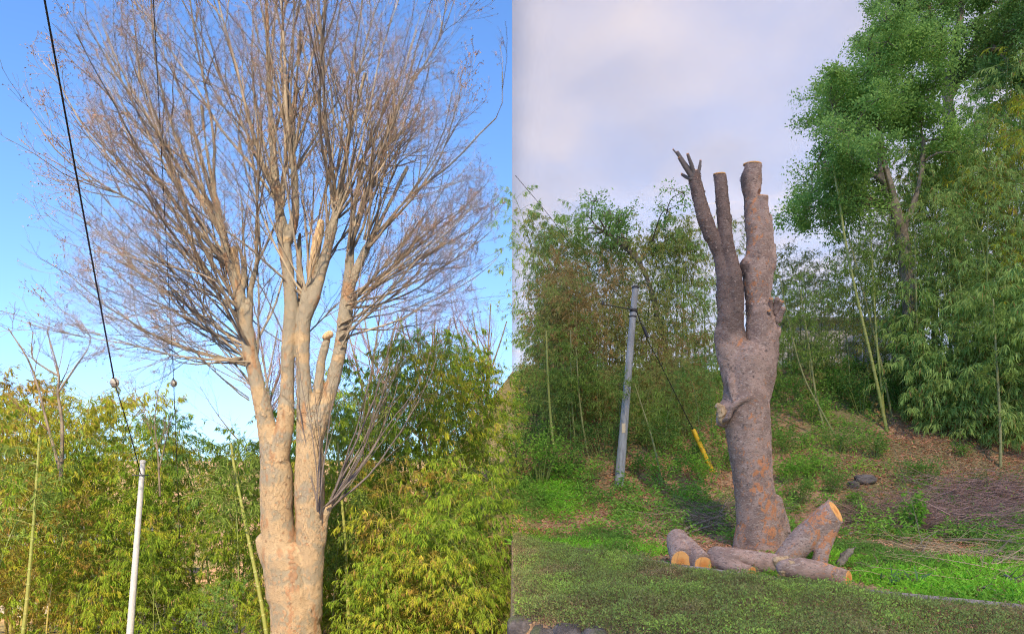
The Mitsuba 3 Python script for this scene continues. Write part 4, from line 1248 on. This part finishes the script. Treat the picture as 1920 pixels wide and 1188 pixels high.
leafy_tree('leafy_tree', 'tall thin-crowned tree with a pale upright trunk behind the rounded leafy tree', 25.5,
           [[(1800, 640, 13), (1792, 420, 11), (1782, 250, 10), (1778, 180, 9), (1790, 100, 7), (1800, 30, 6), (1806, -60, 4)], [(1780, 200, 7), (1765, 130, 5.5), (1748, 60, 4.5), (1738, -40, 3)], [(1770, 150, 5), (1735, 90, 4), (1700, 40, 3), (1680, 0, 2)], [(1784, 180, 6), (1815, 110, 4.5), (1835, 50, 3.5), (1850, -20, 3)], [(1782, 230, 5), (1760, 200, 4), (1730, 180, 3)]],
           [(1640, 1730, -60, 60, 20), (1660, 1760, 40, 110, 14), (1700, 1860, -60, 20, 16), (1790, 1870, 40, 150, 8), (1800, 1890, 230, 330, 8), (1730, 1830, 300, 380, 8)], rs, ((.19, .36, .10), (.34, .55, .15)), per=700)
leafy_tree('leafy_tree', 'dark leafy tree filling the top right corner', 23.5,
           [[(1990, 640, 14), (1975, 400, 12), (1950, 240, 10), (1930, 120, 8), (1915, 20, 6)], [(1940, 180, 6), (1900, 130, 4), (1870, 90, 3)]],
           [(1840, 1960, -40, 60, 20), (1850, 1960, 50, 160, 20), (1900, 1980, 140, 240, 10)], rs, ((.16, .30, .09), (.31, .50, .14)))
leafy_tree('young_tree', 'slender young tree with sparse fresh leaves rising above the bamboo left of the trunk', 23.0,
           [[(1260, 700, 6), (1225, 560, 5), (1200, 495, 4.5), (1160, 455, 3.5), (1120, 425, 2.5), (1105, 410, 1.5)], [(1185, 475, 3), (1160, 430, 2), (1140, 395, 1.5)], [(1200, 495, 3), (1225, 450, 2), (1245, 420, 1.5)]],
           [(1085, 1160, 385, 440, 9), (1130, 1200, 380, 470, 8), (1200, 1260, 410, 470, 4)], rs, ((.22, .40, .11), (.36, .58, .17)), per=170, cr=(.3, .55), leafL=.10)

# ------------------------------------------------------------------ houses and fences half hidden behind the groves


def box(a, b):
    m = trimesh.creation.box(bounds=[np.minimum(a, b), np.maximum(a, b)])
    return m


def house(label, x0, x1, y0, y1, z0, z1, wallmat, wins, roof_h=.9):
    k = thing('house', label, 'house')
    part('wall', box((x0, y0, z0), (x1, y1, z1)), wallmat, k)
    o = .45
    v = np.array([(x0 - o, y0 - o, z1), (x1 + o, y0 - o, z1), (x1 + o, y1 + o, z1), (x0 - o, y1 + o, z1), (x0 + 1.2, (y0 + y1) / 2, z1 + roof_h), (x1 - 1.2, (y0 + y1) / 2, z1 + roof_h),
                  (x0 - o, y0 - o, z1 - .14), (x1 + o, y0 - o, z1 - .14), (x1 + o, y1 + o, z1 - .14), (x0 - o, y1 + o, z1 - .14)])
    f = [[0, 1, 5], [0, 5, 4], [1, 2, 5], [2, 3, 4], [2, 4, 5], [3, 0, 4]] + [t for a, b, c, d in ((0, 6, 7, 1), (1, 7, 8, 2), (2, 8, 9, 3), (3, 9, 6, 0)) for t in ([a, b, c], [a, c, d])] + [[6, 9, 8], [6, 8, 7]]
    part('roof', (v, np.array(f)), 'roof_tile', k)
    for (wx, wz, ww, wh) in wins:
        fr = trimesh.util.concatenate([box((wx, y0 - .05, wz), (wx + ww, y0 + .02, wz + .06)), box((wx, y0 - .05, wz + wh - .06), (wx + ww, y0 + .02, wz + wh)), box((wx, y0 - .05, wz + .062), (wx + .06, y0 + .02, wz + wh - .062)),
                                       box((wx + ww - .06, y0 - .05, wz + .062), (wx + ww, y0 + .02, wz + wh - .062)), box((wx + ww / 2 - .03, y0 - .048, wz + .062), (wx + ww / 2 + .03, y0 + .02, wz + wh - .062))])
        w = part('window', fr, 'frame_alu', k)
        for s in (0, 1):
            part('pane', box((wx + .062 + s * (ww / 2 - .03), y0 - .02, wz + .062), (wx + ww / 2 - .032 + s * (ww / 2 - .03), y0 - .006, wz + wh - .062)), 'pane_dark', w)


house('grey house half hidden behind the bamboo on top of the bank', 12.2, 18.8, 32, 40, 4.8, 8.1, 'house_wall', [(12.9, 6.0, 1.3, 1.1), (15.4, 5.4, 1.5, 1.7), (17.4, 6.0, 1.0, 1.0)])
house('pale house glimpsed through the golden bamboo at the lower left', -19.5, -14.2, 21.5, 29, -3.4, -1.2, 'house_wall_white', [(-18.5, -2.4, 1.4, .9), (-16.2, -2.4, 1.4, .9)], .7)


def fence(label, x0, x1, y, zf, h, step, rails):
    k = thing('fence', label, 'fence')
    for x in np.arange(x0, x1, 2.0):
        part('post', box((x - .03, y - .03, zf(x) - .2), (x + .03, y + .03, zf(x) + h + .05)), 'dark_iron', k)
    for r in rails:
        part('rail', box((x0, y - .058, zf(x0) + r), (x1, y - .032, zf(x0) + r + .045)), 'dark_iron', k)
    tb = Tubes()
    for x in np.arange(x0, x1, step):
        tb.add(np.array([[x, y - .07, zf(x) + .05], [x, y - .07, zf(x) + h]]), .006, 4)
    part('bar', tb.build()[0], 'dark_iron', k, stuff=True)


fence('dark iron fence along the top of the bank in front of the grey house', 9.5, 24, 27.2, lambda x: 4.9, 1.25, .16, (.1, 1.15))
fence('dark rail fence behind the golden bamboo at the lower left', -18, -8, 19.2, lambda x: -3.3, 1.25, .2, (.12, .6, 1.15))

# ------------------------------------------------------------------ low growth on the right: bed, grass, weeds, litter, brush


def gpos(x, y):
    return np.stack([x, y, ground(x, y)], 1)


def bn(x, y, s, seed):
    return meshkit.fbm(np.stack([x * s, y * s, np.zeros_like(x)], -1), 3, seed)


rs = np.random.default_rng(51)
n = 260000
x, y = rs.uniform(0.02, 8.5, n), rs.uniform(4.6, 13.2, n)
kb, wl = lerp_pts(x, KERB), lerp_pts(x, WALL)
ok = (y < kb - .02 + .12 * np.clip(1 - np.abs(x - 3.55) / .35, 0, 1)) & (y > wl - .2) & (np.abs(x) < y * .78)
x, y = x[ok], y[ok]
keepn = int(min(len(x), 105000))
x, y = x[:keepn], y[:keepn]
over = .35 * np.clip(1 - np.abs(x - 3.55) / .35, 0, 1) + np.clip((2.1 - x) / .5, 0, 1) * np.clip(bn(x, y, 1.7, 6) * 2 - .4, 0, 1) + np.clip((x - 5.4) / .6, 0, 1)
hgt = (.03 + .20 * np.clip(bn(x, y, 1.1, 3) - .2, 0, 1) + .16 * np.clip(bn(x, y, 4.5, 4) - .25, 0, 1) + .22 * np.clip(bn(x, y, 9, 14) - .5, 0, .5)) * np.clip((lerp_pts(x, KERB) - y) / 1.1 + over, .3, 1.15)
u = 1 - rs.uniform(0, 1, len(x))**1.7
pos = gpos(x, y) + np.stack([x * 0, x * 0, u * hgt], 1)
hue = bn(x, y, 1.6, 8)
spr = bn(x, y, 6, 12)
a, b, c3 = np.array([.31, .41, .13]), np.array([.45, .33, .20]), np.array([.42, .62, .14])
w1_ = np.clip((hue - .56) * 6, 0, 1)[:, None] * np.clip(rs.normal(.75, .3, (len(x), 1)), 0, 1)
w2_ = np.clip((.54 - hue) * 7, 0, 1)[:, None] * np.clip((spr - .42) * 8, 0, 1)[:, None]
col = a * (1 - w1_) + b * w1_
col = col * (1 - w2_) + c3 * w2_
col *= rs.uniform(.65, 1.4, (len(x), 1))
lv = Leaves()
d = unit(rs.normal(size=(len(x), 3)) + [0, 0, .7])
lv.add(pos, d, rs.normal(size=(len(x), 3)) + [0, 0, .8], rs.uniform(.018, .042, len(x)), rs.uniform(.010, .020, len(x)), col)
m_, c_ = lv.build()
single('ground_cover', m_, 'leaf', 'low dense bed of small-leaved shrubs with reddish tips along the front', 'shrubs', kind='stuff', color=c_)
# upright twigs of the bed
j = rs.integers(0, len(x), 9000)
g = gpos(x[j], y[j])
d = unit(rs.normal(size=(9000, 3)) * [.35, .35, .1] + [0, 0, 1])
tp_, tr_ = polylines(g, d, hgt[j] * rs.uniform(.7, 1.35, 9000), np.full(9000, .0022), 3, rs, .1, .15, .0012)
tb = Tubes()
tb.add(tp_, tr_, 3, np.array([.16, .11, .07]) * rs.uniform(.6, 1.4, (9000, 1)))
m_, c_ = tb.build()
single('ground_cover_stems', m_, 'twig', 'thin brown stems of the low shrub bed', 'stems', kind='stuff', color=c_, smooth=True)

# grass and fine weeds beyond the kerb
n = 330000
x, y = rs.uniform(.02, 13, n), rs.uniform(7.0, 19.5, n)
kb = lerp_pts(x, KERB)
dens = np.clip((bn(x, y, .55, 21) - .36) * 5, 0, 1) * np.clip((17.5 - y) / 3, 0, 1)
dens = np.maximum(dens, np.clip(1 - np.hypot((x - 5.6) / 2.6, (y - 9.6) / 2.3), 0, 1) * 1.8)
dens = np.maximum(dens, np.clip(1 - np.hypot((x - 4.9) / 1.7, (y - 15.4) / 1.6), 0, 1) * 1.2)
dens = np.maximum(dens, np.clip(1 - np.hypot((x - .6) / 1.8, (y - 16.8) / 1.8), 0, 1) * 1.5)
dens *= 1 - .9 * np.clip(1.6 - np.hypot((x - 4.4), (y - 12.3)) / .55, 0, 1)
for lx, ly, lr in ((4.2, 8.6, .55), (3.6, 8.9, .5), (3.1, 9.3, .5), (2.5, 9.5, .45), (4.6, 9.9, .4)):
    dens *= 1 - np.clip(1.5 - np.hypot(x - lx, y - ly) / lr, 0, 1)
dens *= 1 - .9 * np.clip(1.6 - np.hypot((x - 12) / 3.5, (y - 17.5) / 1.8), 0, 1)
dens *= 1 - .75 * np.clip(1.3 - np.hypot((x - 8) / 3.6, (y - 15) / 1.0), 0, 1)
ok = (y > kb + .12) & (np.abs(x) < y * .78) & (rs.random(n) < dens)
x, y, dn = x[ok][:95000], y[ok][:95000], dens[ok][:95000]
viv = np.clip((bn(x, y, .8, 33) - .40) * 4 + np.clip(1 - np.hypot((x - 5.8) / 2.2, (y - 9.5) / 2), 0, 1), 0, 1)[:, None]
col = (np.array([.23, .42, .09]) * (1 - viv) + np.array([.36, .72, .08]) * viv) * rs.uniform(.6, 1.35, (len(x), 1))
dry = rs.random(len(x)) < .06
col[dry] = np.array([.36, .28, .14]) * rs.uniform(.7, 1.2, (dry.sum(), 1))
hh = (.05 + .16 * np.clip(bn(x, y, 2.2, 35), 0, 1)) * (.6 + .6 * np.clip(dn, 0, 1.2))
blade = rs.random(len(x)) < .5
lv = Leaves()
g = gpos(x, y)
d = unit(rs.normal(size=(len(x), 3)) * [.6, .6, .2] + [0, 0, .75])
lv.add(g[blade], d[blade], rs.normal(size=(blade.sum(), 3)), hh[blade] * rs.uniform(.8, 1.9, blade.sum()), rs.uniform(.010, .022, blade.sum()), col[blade], droop=.3)
f_ = ~blade
lift = rs.uniform(.1, 1, f_.sum()) * hh[f_]
lv.add(g[f_] + np.stack([lift * 0, lift * 0, lift], 1), unit(rs.normal(size=(f_.sum(), 3)) + [0, 0, .3]), rs.normal(size=(f_.sum(), 3)) + [0, 0, 1.], rs.uniform(.03, .075, f_.sum()), rs.uniform(.012, .026, f_.sum()), col[f_])
m_, c_ = lv.build()
single('grass', m_, 'leaf', 'bright green grass and fine weeds growing around the logs and up the bank', 'grass', kind='stuff', color=c_)

# dry litter on the bank
n = 190000
x, y = rs.uniform(.05, 17, n), rs.uniform(9.2, 25, n)
kb = lerp_pts(x, KERB)
dens = np.clip((bn(x, y, .55, 61) - .30) * 3, .12, 1) + 2.2 * np.clip(1 - np.hypot((x - 12.5) / 4.0, (y - 18) / 3.0), 0, 1)
dens = np.maximum(dens, np.clip(1.4 - np.hypot((x - .25) / .9, (y - 14.2) / .8), 0, 1) * 2)
ok = (y > kb + .15) & (np.abs(x) < y * .78) & (rs.random(n) < dens * .6)
x, y = x[ok][:74000], y[ok][:74000]
n = len(x)
col = np.array([.64, .32, .19])[None] * rs.uniform(.5, 1.35, (n, 1)) + rs.normal(size=(n, 3)) * .012
pale = rs.random(n) < .22
col[pale] = np.array([.55, .40, .25]) * rs.uniform(.7, 1.15, (pale.sum(), 1))
lv = Leaves()
d = unit(rs.normal(size=(n, 3)) * [1, 1, .22])
lv.add(gpos(x, y) + [0, 0, .012], d, [0, 0, 1.] + rs.normal(size=(n, 3)) * .35, rs.uniform(.06, .17, n), rs.uniform(.012, .035, n), col, fold=.3)
m_, c_ = lv.build()
single('leaf_litter', m_, 'dry_leaf', 'reddish-brown dry leaf litter covering the bank', 'leaf litter', kind='stuff', color=c_)
# leafy undergrowth on the bank
n = 420000
x, y = rs.uniform(.05, 18, n), rs.uniform(13.2, 24.5, n)
c1, c2 = bn(x, y, .6, 91), bn(x, y, 2.6, 92)
dens = np.clip((c1 - .40) * 6, 0, 1) * np.clip((c2 - .42) * 7, 0, 1) + np.clip((y - 20.2) / 1.5, 0, 1) * np.clip((c2 - .36) * 6, 0, 1) * .8
dens *= 1 - .85 * np.clip(1.5 - np.hypot((x - 12.5) / 3.6, (y - 18.3) / 2.2), 0, 1)
ok = (x < y * .76) & (rs.random(n) < dens * .55)
x, y, c2 = x[ok][:58000], y[ok][:58000], c2[ok][:58000]
n = len(x)
hh = rs.uniform(.02, 1, n) * (.08 + 1.5 * np.clip(c2 - .44, 0, .35))
t = np.clip(bn(x, y, .9, 95) * 1.6 - .3 + rs.normal(size=n) * .15, 0, 1)[:, None]
col = (np.array([.20, .42, .09]) * (1 - t) + np.array([.42, .70, .12]) * t) * rs.uniform(.65, 1.35, (n, 1))
lv = Leaves()
lv.add(gpos(x, y) + np.stack([x * 0, x * 0, hh], 1), unit(rs.normal(size=(n, 3)) * [1, 1, .5]), [0, 0, 1.] + rs.normal(size=(n, 3)) * .45, rs.uniform(.06, .14, n), rs.uniform(.022, .05, n), col, droop=.2)
m_, c_ = lv.build()
single('undergrowth', m_, 'leaf', 'patches of leafy green undergrowth on the upper bank', 'undergrowth', kind='stuff', color=c_)
# wood chips at the trunk's foot and by the left edge
n = 9000
x = np.concatenate([rs.normal(4.3, .75, n), rs.normal(.3, .35, 2500)])
y = np.concatenate([rs.normal(12.0, .75, n), rs.normal(13.9, .5, 2500)])
ok = (y > lerp_pts(x, KERB) + .15) & (x > .03)
x, y = x[ok], y[ok]
lv = Leaves()
lv.add(gpos(x, y) + [0, 0, .02], unit(rs.normal(size=(len(x), 3)) * [1, 1, .3]), [0, 0, 1.] + rs.normal(size=(len(x), 3)) * .5, rs.uniform(.02, .06, len(x)), rs.uniform(.008, .02, len(x)), np.array([.52, .36, .22]) * rs.uniform(.5, 1.2, (len(x), 1)))
m_, c_ = lv.build()
single('wood_chips', m_, 'dry_leaf', 'pale wood chips and sawdust scattered round the foot of the pruned trunk', 'wood chips', kind='stuff', color=c_)


# weeds and shrubs: each plant a thing
def weed(name, label, px, py, h, w, n, rs, pal, leafL, ratio=.45, group=None, stems=7, cat='plant', mat='leaf', upright=.4):
    p = on_ground(px, py)
    k = thing(name, label, cat, group)
    st = Tubes()
    a = rs.uniform(0, 6.28, stems)
    rr = np.sqrt(rs.uniform(0, 1, stems)) * w * .5
    tips = p + np.stack([np.cos(a) * rr, np.sin(a) * rr, h * rs.uniform(.55, 1.0, stems)], 1)
    foot_ = p + np.stack([np.cos(a) * rr * .25, np.sin(a) * rr * .25, rr * 0 - .03], 1)
    midp = foot_ * .45 + tips * .55 + np.array([0, 0, .1 * h])
    curves = np.stack([spline(np.array([f, m_, t]), 4) for f, m_, t in zip(foot_, midp, tips)])
    st.add(curves, np.linspace(.008, .003, 9) * (.5 + h), 4)
    part('stem', st.build()[0], 'culm_green', k, smooth=True, stuff=True)
    i = rs.integers(0, stems, n)
    f = rs.uniform(.18, 1, n)**.8 * 8
    j = np.minimum(f.astype(int), 7)
    pos = curves[i, j] * (1 - f % 1)[:, None] + curves[i, j + 1] * (f % 1)[:, None] + rs.normal(size=(n, 3)) * w * .07
    d = unit(rs.normal(size=(n, 3)) * [1, 1, .4] + [0, 0, upright - .3])
    t = np.clip(rs.normal(.5, .28, (n, 1)), 0, 1)
    col = (np.array(pal[0]) * (1 - t) + np.array(pal[1]) * t) * rs.uniform(.8, 1.2, (n, 1))
    lv = Leaves()
    lv.add(pos, d, [0, 0, 1.] + rs.normal(size=(n, 3)) * .4, leafL * rs.uniform(.6, 1.2, n), leafL * ratio * rs.uniform(.8, 1.2, n), col, droop=.2)
    m_, c_ = lv.build()
    part('leaves', m_, mat, k, color=c_, stuff=True)


rs = np.random.default_rng(61)
FR, MID, DK = ((.22, .46, .07), (.36, .64, .10)), ((.16, .34, .07), (.28, .48, .10)), ((.08, .20, .05), (.17, .34, .08))
weed('leafy_weed', 'tall fresh green broad-leaved weed in front of the brush pile', 1716, 1003, .85, .55, 260, rs, FR, .12, .5, stems=9)
weed('leafy_weed', 'light green weed left of the brush pile behind the forked log', 1690, 980, .45, .4, 120, rs, FR, .09, .5)
for i, (x_, y_, h_, w_, n_, pal, lab) in enumerate([
        (1478, 905, .5, .9, 420, FR, 'bright fern-like weed patch just right of the pruned trunk'), (1530, 900, .55, 1.1, 520, FR, 'bright bushy weed on the slope above the forked log'), (1500, 945, .5, .9, 360, MID, 'leafy weed clump between the trunk and the forked log'),
        (1560, 925, .5, .8, 300, MID, 'green weed clump above the cut face of the forked log'), (1465, 850, .6, 1.0, 380, MID, 'weed clump behind the pruned trunk halfway up the bank'), (1700, 905, .5, .6, 220, MID, 'green weed standing in the brown litter'),
        (1735, 915, .7, .8, 300, MID, 'soft green weed left of the brush pile top'), (1610, 950, .3, .5, 160, FR, 'small yellow-green weed beside the brush sticks'), (1855, 925, .45, 1.0, 320, DK, 'dark green low shrub in the litter at the right'),
        (1640, 860, .6, .9, 340, MID, 'green weed clump in the middle of the bank'), (1570, 850, .6, 1.0, 360, MID, 'green weed clump on the bank right of the trunk'), (1760, 800, .5, .8, 240, MID, 'small weed at the upper edge of the litter'),
        (1240, 900, .6, 1.2, 480, FR, 'fresh weed clump right of the grey pole foot'), (1330, 905, .6, 1.3, 520, FR, 'broad bright weed patch left of the pruned trunk'), (1360, 880, .5, .9, 320, MID, 'weed clump behind the left flank of the trunk'),
        (1180, 890, .5, 1.0, 340, MID, 'weed clump at the foot of the grey pole'), (1090, 905, .5, 1.2, 420, FR, 'grassy weed clump left of the grey pole foot'), (1290, 950, .5, 1.1, 360, FR, 'light green weed in front of the twigs left of the trunk'),
        (1398, 1022, .25, .5, 160, FR, 'small bright weed tuft at the left foot of the trunk'), (1810, 860, .4, .6, 150, MID, 'small weed alone in the brown litter')]):
    weed('weed', lab, x_, y_, h_ * 1.25, w_ * 1.2, int(n_ * 1.5), rs, pal, (.10 if pal is FR else .085) if pal is not DK else .065, .36, stems=12)
for i, (x_, y_, h_, w_, n_, pal, lab) in enumerate([
        (1012, 905, 1.5, 1.5, 900, FR, 'fresh green leafy shrub at the left edge of the bank'), (975, 880, 1.3, 1.2, 500, MID, 'green shrub at the very left edge of the bank'), (1060, 890, 1.0, 1.3, 520, MID, 'green shrub beside the pale culms left of the pole'),
        (1618, 775, 1.3, 1.6, 900, DK, 'dark green shrub under the thickest leaning culm'), (1690, 770, 1.2, 1.6, 800, DK, 'dark green shrub right of the leaning culms'), (1570, 750, 1.1, 1.5, 650, MID, 'green shrub on the upper bank left of the leaning culms'),
        (1520, 790, .9, 1.4, 520, MID, 'green shrub behind the pruned trunk on the upper bank'), (1745, 750, 1.2, 1.6, 650, DK, 'dark shrub in the shade of the drooping bamboo'), (1480, 760, 1.0, 1.5, 560, MID, 'shrub just right of the trunk below the house'),
        (1550, 700, 1.2, 1.3, 520, FR, 'light green shrub against the iron fence'), (1640, 720, 1.0, 1.4, 480, DK, 'dark shrub along the iron fence'), (1130, 860, 1.0, 1.8, 620, DK, 'dark shrub under the bamboo left of the pole'), (1230, 850, 1.0, 1.8, 620, DK, 'dark shrub under the bamboo right of the pole'),
        (1300, 870, .9, 1.4, 500, MID, 'green shrub beside the yellow guard'), (1000, 850, 1.2, 1.6, 620, DK, 'dark shrub under the bamboo at the left edge')]):
    weed('shrub', lab, x_, y_, h_, w_, n_, rs, pal, .10, .42, stems=16, cat='shrub', mat='leaf_glossy')
# strap leaves near the kerb
for i, (x_, y_, lab) in enumerate([(1668, 1095, 'clump of pale strap leaves near the kerb'), (1712, 1100, 'second clump of strap leaves near the kerb, right of the first')]):
    p = on_ground(x_, y_)
    n = 12
    lv = Leaves()
    lv.add(p + rs.normal(size=(n, 3)) * [.06, .06, 0], unit(rs.normal(size=(n, 3)) * [.7, .5, .1] + [0, 0, .8]), rs.normal(size=(n, 3)), rs.uniform(.22, .42, n), rs.uniform(.022, .035, n), np.array([.20, .34, .16]) * rs.uniform(.8, 1.2, (n, 1)), droop=.3)
    m_, c_ = lv.build()
    single('strap_leaf_plant', m_, 'leaf', lab, 'plant', color=c_)

# brush: fallen branches, each a thing, and the fine twigs
stick_no = [0]


def stick(a, b, r, label, D=None, sag=.04, mat='bark_limb', forks=2, lift=.06):
    pa, pb = on_ground(*a) + [0, 0, lift], on_ground(*b) + [0, 0, lift]
    rs_ = np.random.default_rng(700 + stick_no[0])
    stick_no[0] += 1
    t = np.linspace(0, 1, 10)[:, None]
    p = pa * (1 - t) + pb * t + np.cumsum(rs_.normal(size=(10, 3)) * .016, 0) * [1, 1, .6]
    p[:, 2] = np.maximum(p[:, 2], ground(p[:, 0], p[:, 1]) + r * .6) + .05 * np.sin(t[:, 0] * 3.14)
    rr = r * np.linspace(1, .45, 10)
    k = thing('fallen_branch', label, 'branch', 'fallen branches of the brush piles')
    tb = Tubes()
    tb.add(p, rr, 7)
    part('stick', tb.build()[0], mat, k, smooth=40)
    cp, cr_ = grow(p[None], rr[None], forks * 3, .3, (20, 50), .4, .5, .003, 6, rs_, .1, .06)
    tb = Tubes()
    tb.add(cp, cr_, 4)
    part('side_twig', tb.build()[0], mat, k, smooth=True, stuff=True)


for a, b, r, lab in [((1585, 985), (1690, 962), .022, 'grey branch behind the cut face of the forked log'), ((1600, 972), (1790, 965), .03, 'long pale branch across the top of the brush pile'), ((1640, 990), (1700, 995), .028, 'short brown branch in the left part of the brush pile'),
                     ((1580, 995), (1655, 975), .02, 'curved branch at the left end of the brush pile'), ((1752, 1008), (1925, 1018), .032, 'long pale branch along the front of the brush pile'), ((1770, 1020), (1930, 1030), .024, 'second long branch just below the pale front branch'),
                     ((1838, 1043), (1925, 1045), .035, 'thick short branch lying in the grass at the right edge'), ((1860, 1060), (1925, 1058), .022, 'thin branch below the thick one at the right edge'), ((1868, 1085), (1930, 1112), .026, 'dark branch pointing down right near the kerb'),
                     ((1825, 1115), (1880, 1122), .02, 'small dark stick near the right end of the kerb'), ((1715, 1085), (1760, 1005), .013, 'thin stick leaning up in the middle of the grass'), ((1690, 1075), (1765, 1000), .010, 'thinner crossing stick in the middle of the grass'),
                     ((1820, 1095), (1900, 1055), .012, 'pale thin cane across the bright grass'), ((1660, 1040), (1720, 1062), .010, 'thin twig lying flat in the bright grass'), ((1800, 930), (1930, 1000), .018, 'dark branch slanting down over the brush pile'),
                     ((1830, 945), (1930, 965), .016, 'purplish branch at the top right of the brush pile'), ((1280, 1000), (1390, 968), .03, 'thick dark branch left of the pruned trunk'), ((1270, 1010), (1385, 985), .022, 'second dark branch left of the pruned trunk'),
                     ((1310, 985), (1400, 945), .012, 'thin branch reaching up toward the trunk'), ((1290, 960), (1370, 1000), .012, 'thin branch crossing the pair left of the trunk'), ((1560, 915), (1650, 935), .012, 'grey twig below the boulder'), ((1580, 1010), (1640, 1000), .016, 'short stick beside the forked log'),
                     ((1900, 985), (1790, 1000), .014, 'thin arching branch in the right part of the brush pile')]:
    stick(a, b, r, lab)
rs = np.random.default_rng(71)


def brush(label, x0, x1, y0, y1, n, h, col, name='brush_pile'):
    g = np.array([on_ground(rs.uniform(x0, x1), rs.uniform(y0, y1)) for _ in range(60)])
    g = g[rs.integers(0, 60, n)] + rs.normal(size=(n, 3)) * [.3, .25, 0]
    g[:, 2] = ground(g[:, 0], g[:, 1]) + rs.uniform(0, 1, n)**1.6 * h
    a = rs.normal(0, .5, n) + np.pi * (rs.random(n) < .5)
    d = unit(np.stack([np.cos(a), np.sin(a) * .8, rs.normal(.08, .14, n)], 1))
    p, r = polylines(g, d, rs.uniform(.5, 1.5, n), rs.uniform(.004, .012, n), 6, rs, -.1, .10, .0028)
    p2, r2 = grow(p, r, 3, .2, (15, 50), .4, .6, .0018, 4, rs, .1, .1)
    tb = Tubes()
    tb.add(p, r, 3, col * rs.uniform(.55, 1.4, (n, 1)))
    tb.add(p2, r2, 3, col * rs.uniform(.6, 1.3, (len(p2), 1)))
    m_, c_ = tb.build()
    single(name, m_, 'twig', label, 'brush', kind='stuff', color=c_, smooth=True)


brush('tangled purplish-brown twigs of the brush pile at the right', 1740, 1930, 930, 1012, 800, .5, np.array([.33, .22, .20]))
brush('brown twigs at the left end of the brush pile behind the forked log', 1590, 1740, 955, 995, 380, .22, np.array([.32, .22, .17]))
brush('loose brown twigs left of the pruned trunk', 1275, 1390, 955, 1000, 260, .15, np.array([.33, .24, .18]))
brush('sparse dry twigs lying over the bright grass', 1680, 1920, 1020, 1100, 120, .16, np.array([.46, .35, .22]))


# plants of one row that share a description are told apart by their place in the row
ORD = ['leftmost', 'second from left', 'third from left', 'fourth from left', 'fifth from left', 'sixth from left', 'seventh from left', 'eighth from left', 'ninth from left', 'tenth from left', 'eleventh from left', 'twelfth from left']
same = {}
for k, l in labels.items():
    if l.get('category') == 'bamboo':
        same.setdefault(l['label'], []).append(k)
for lab, ks in same.items():
    if 1 < len(ks) <= 12:
        pos = {}
        for k in ks:
            m = np.array(mi.ScalarTransform4f(scene[k]['to_world']).matrix) if k in scene else None
            pos[k] = m[0, 3] / m[1, 3] if m is not None else int(k[-3:])
        for i, k in enumerate(sorted(ks, key=pos.get)):
            labels[k]['label'] = f'{lab}, {ORD[i]}'
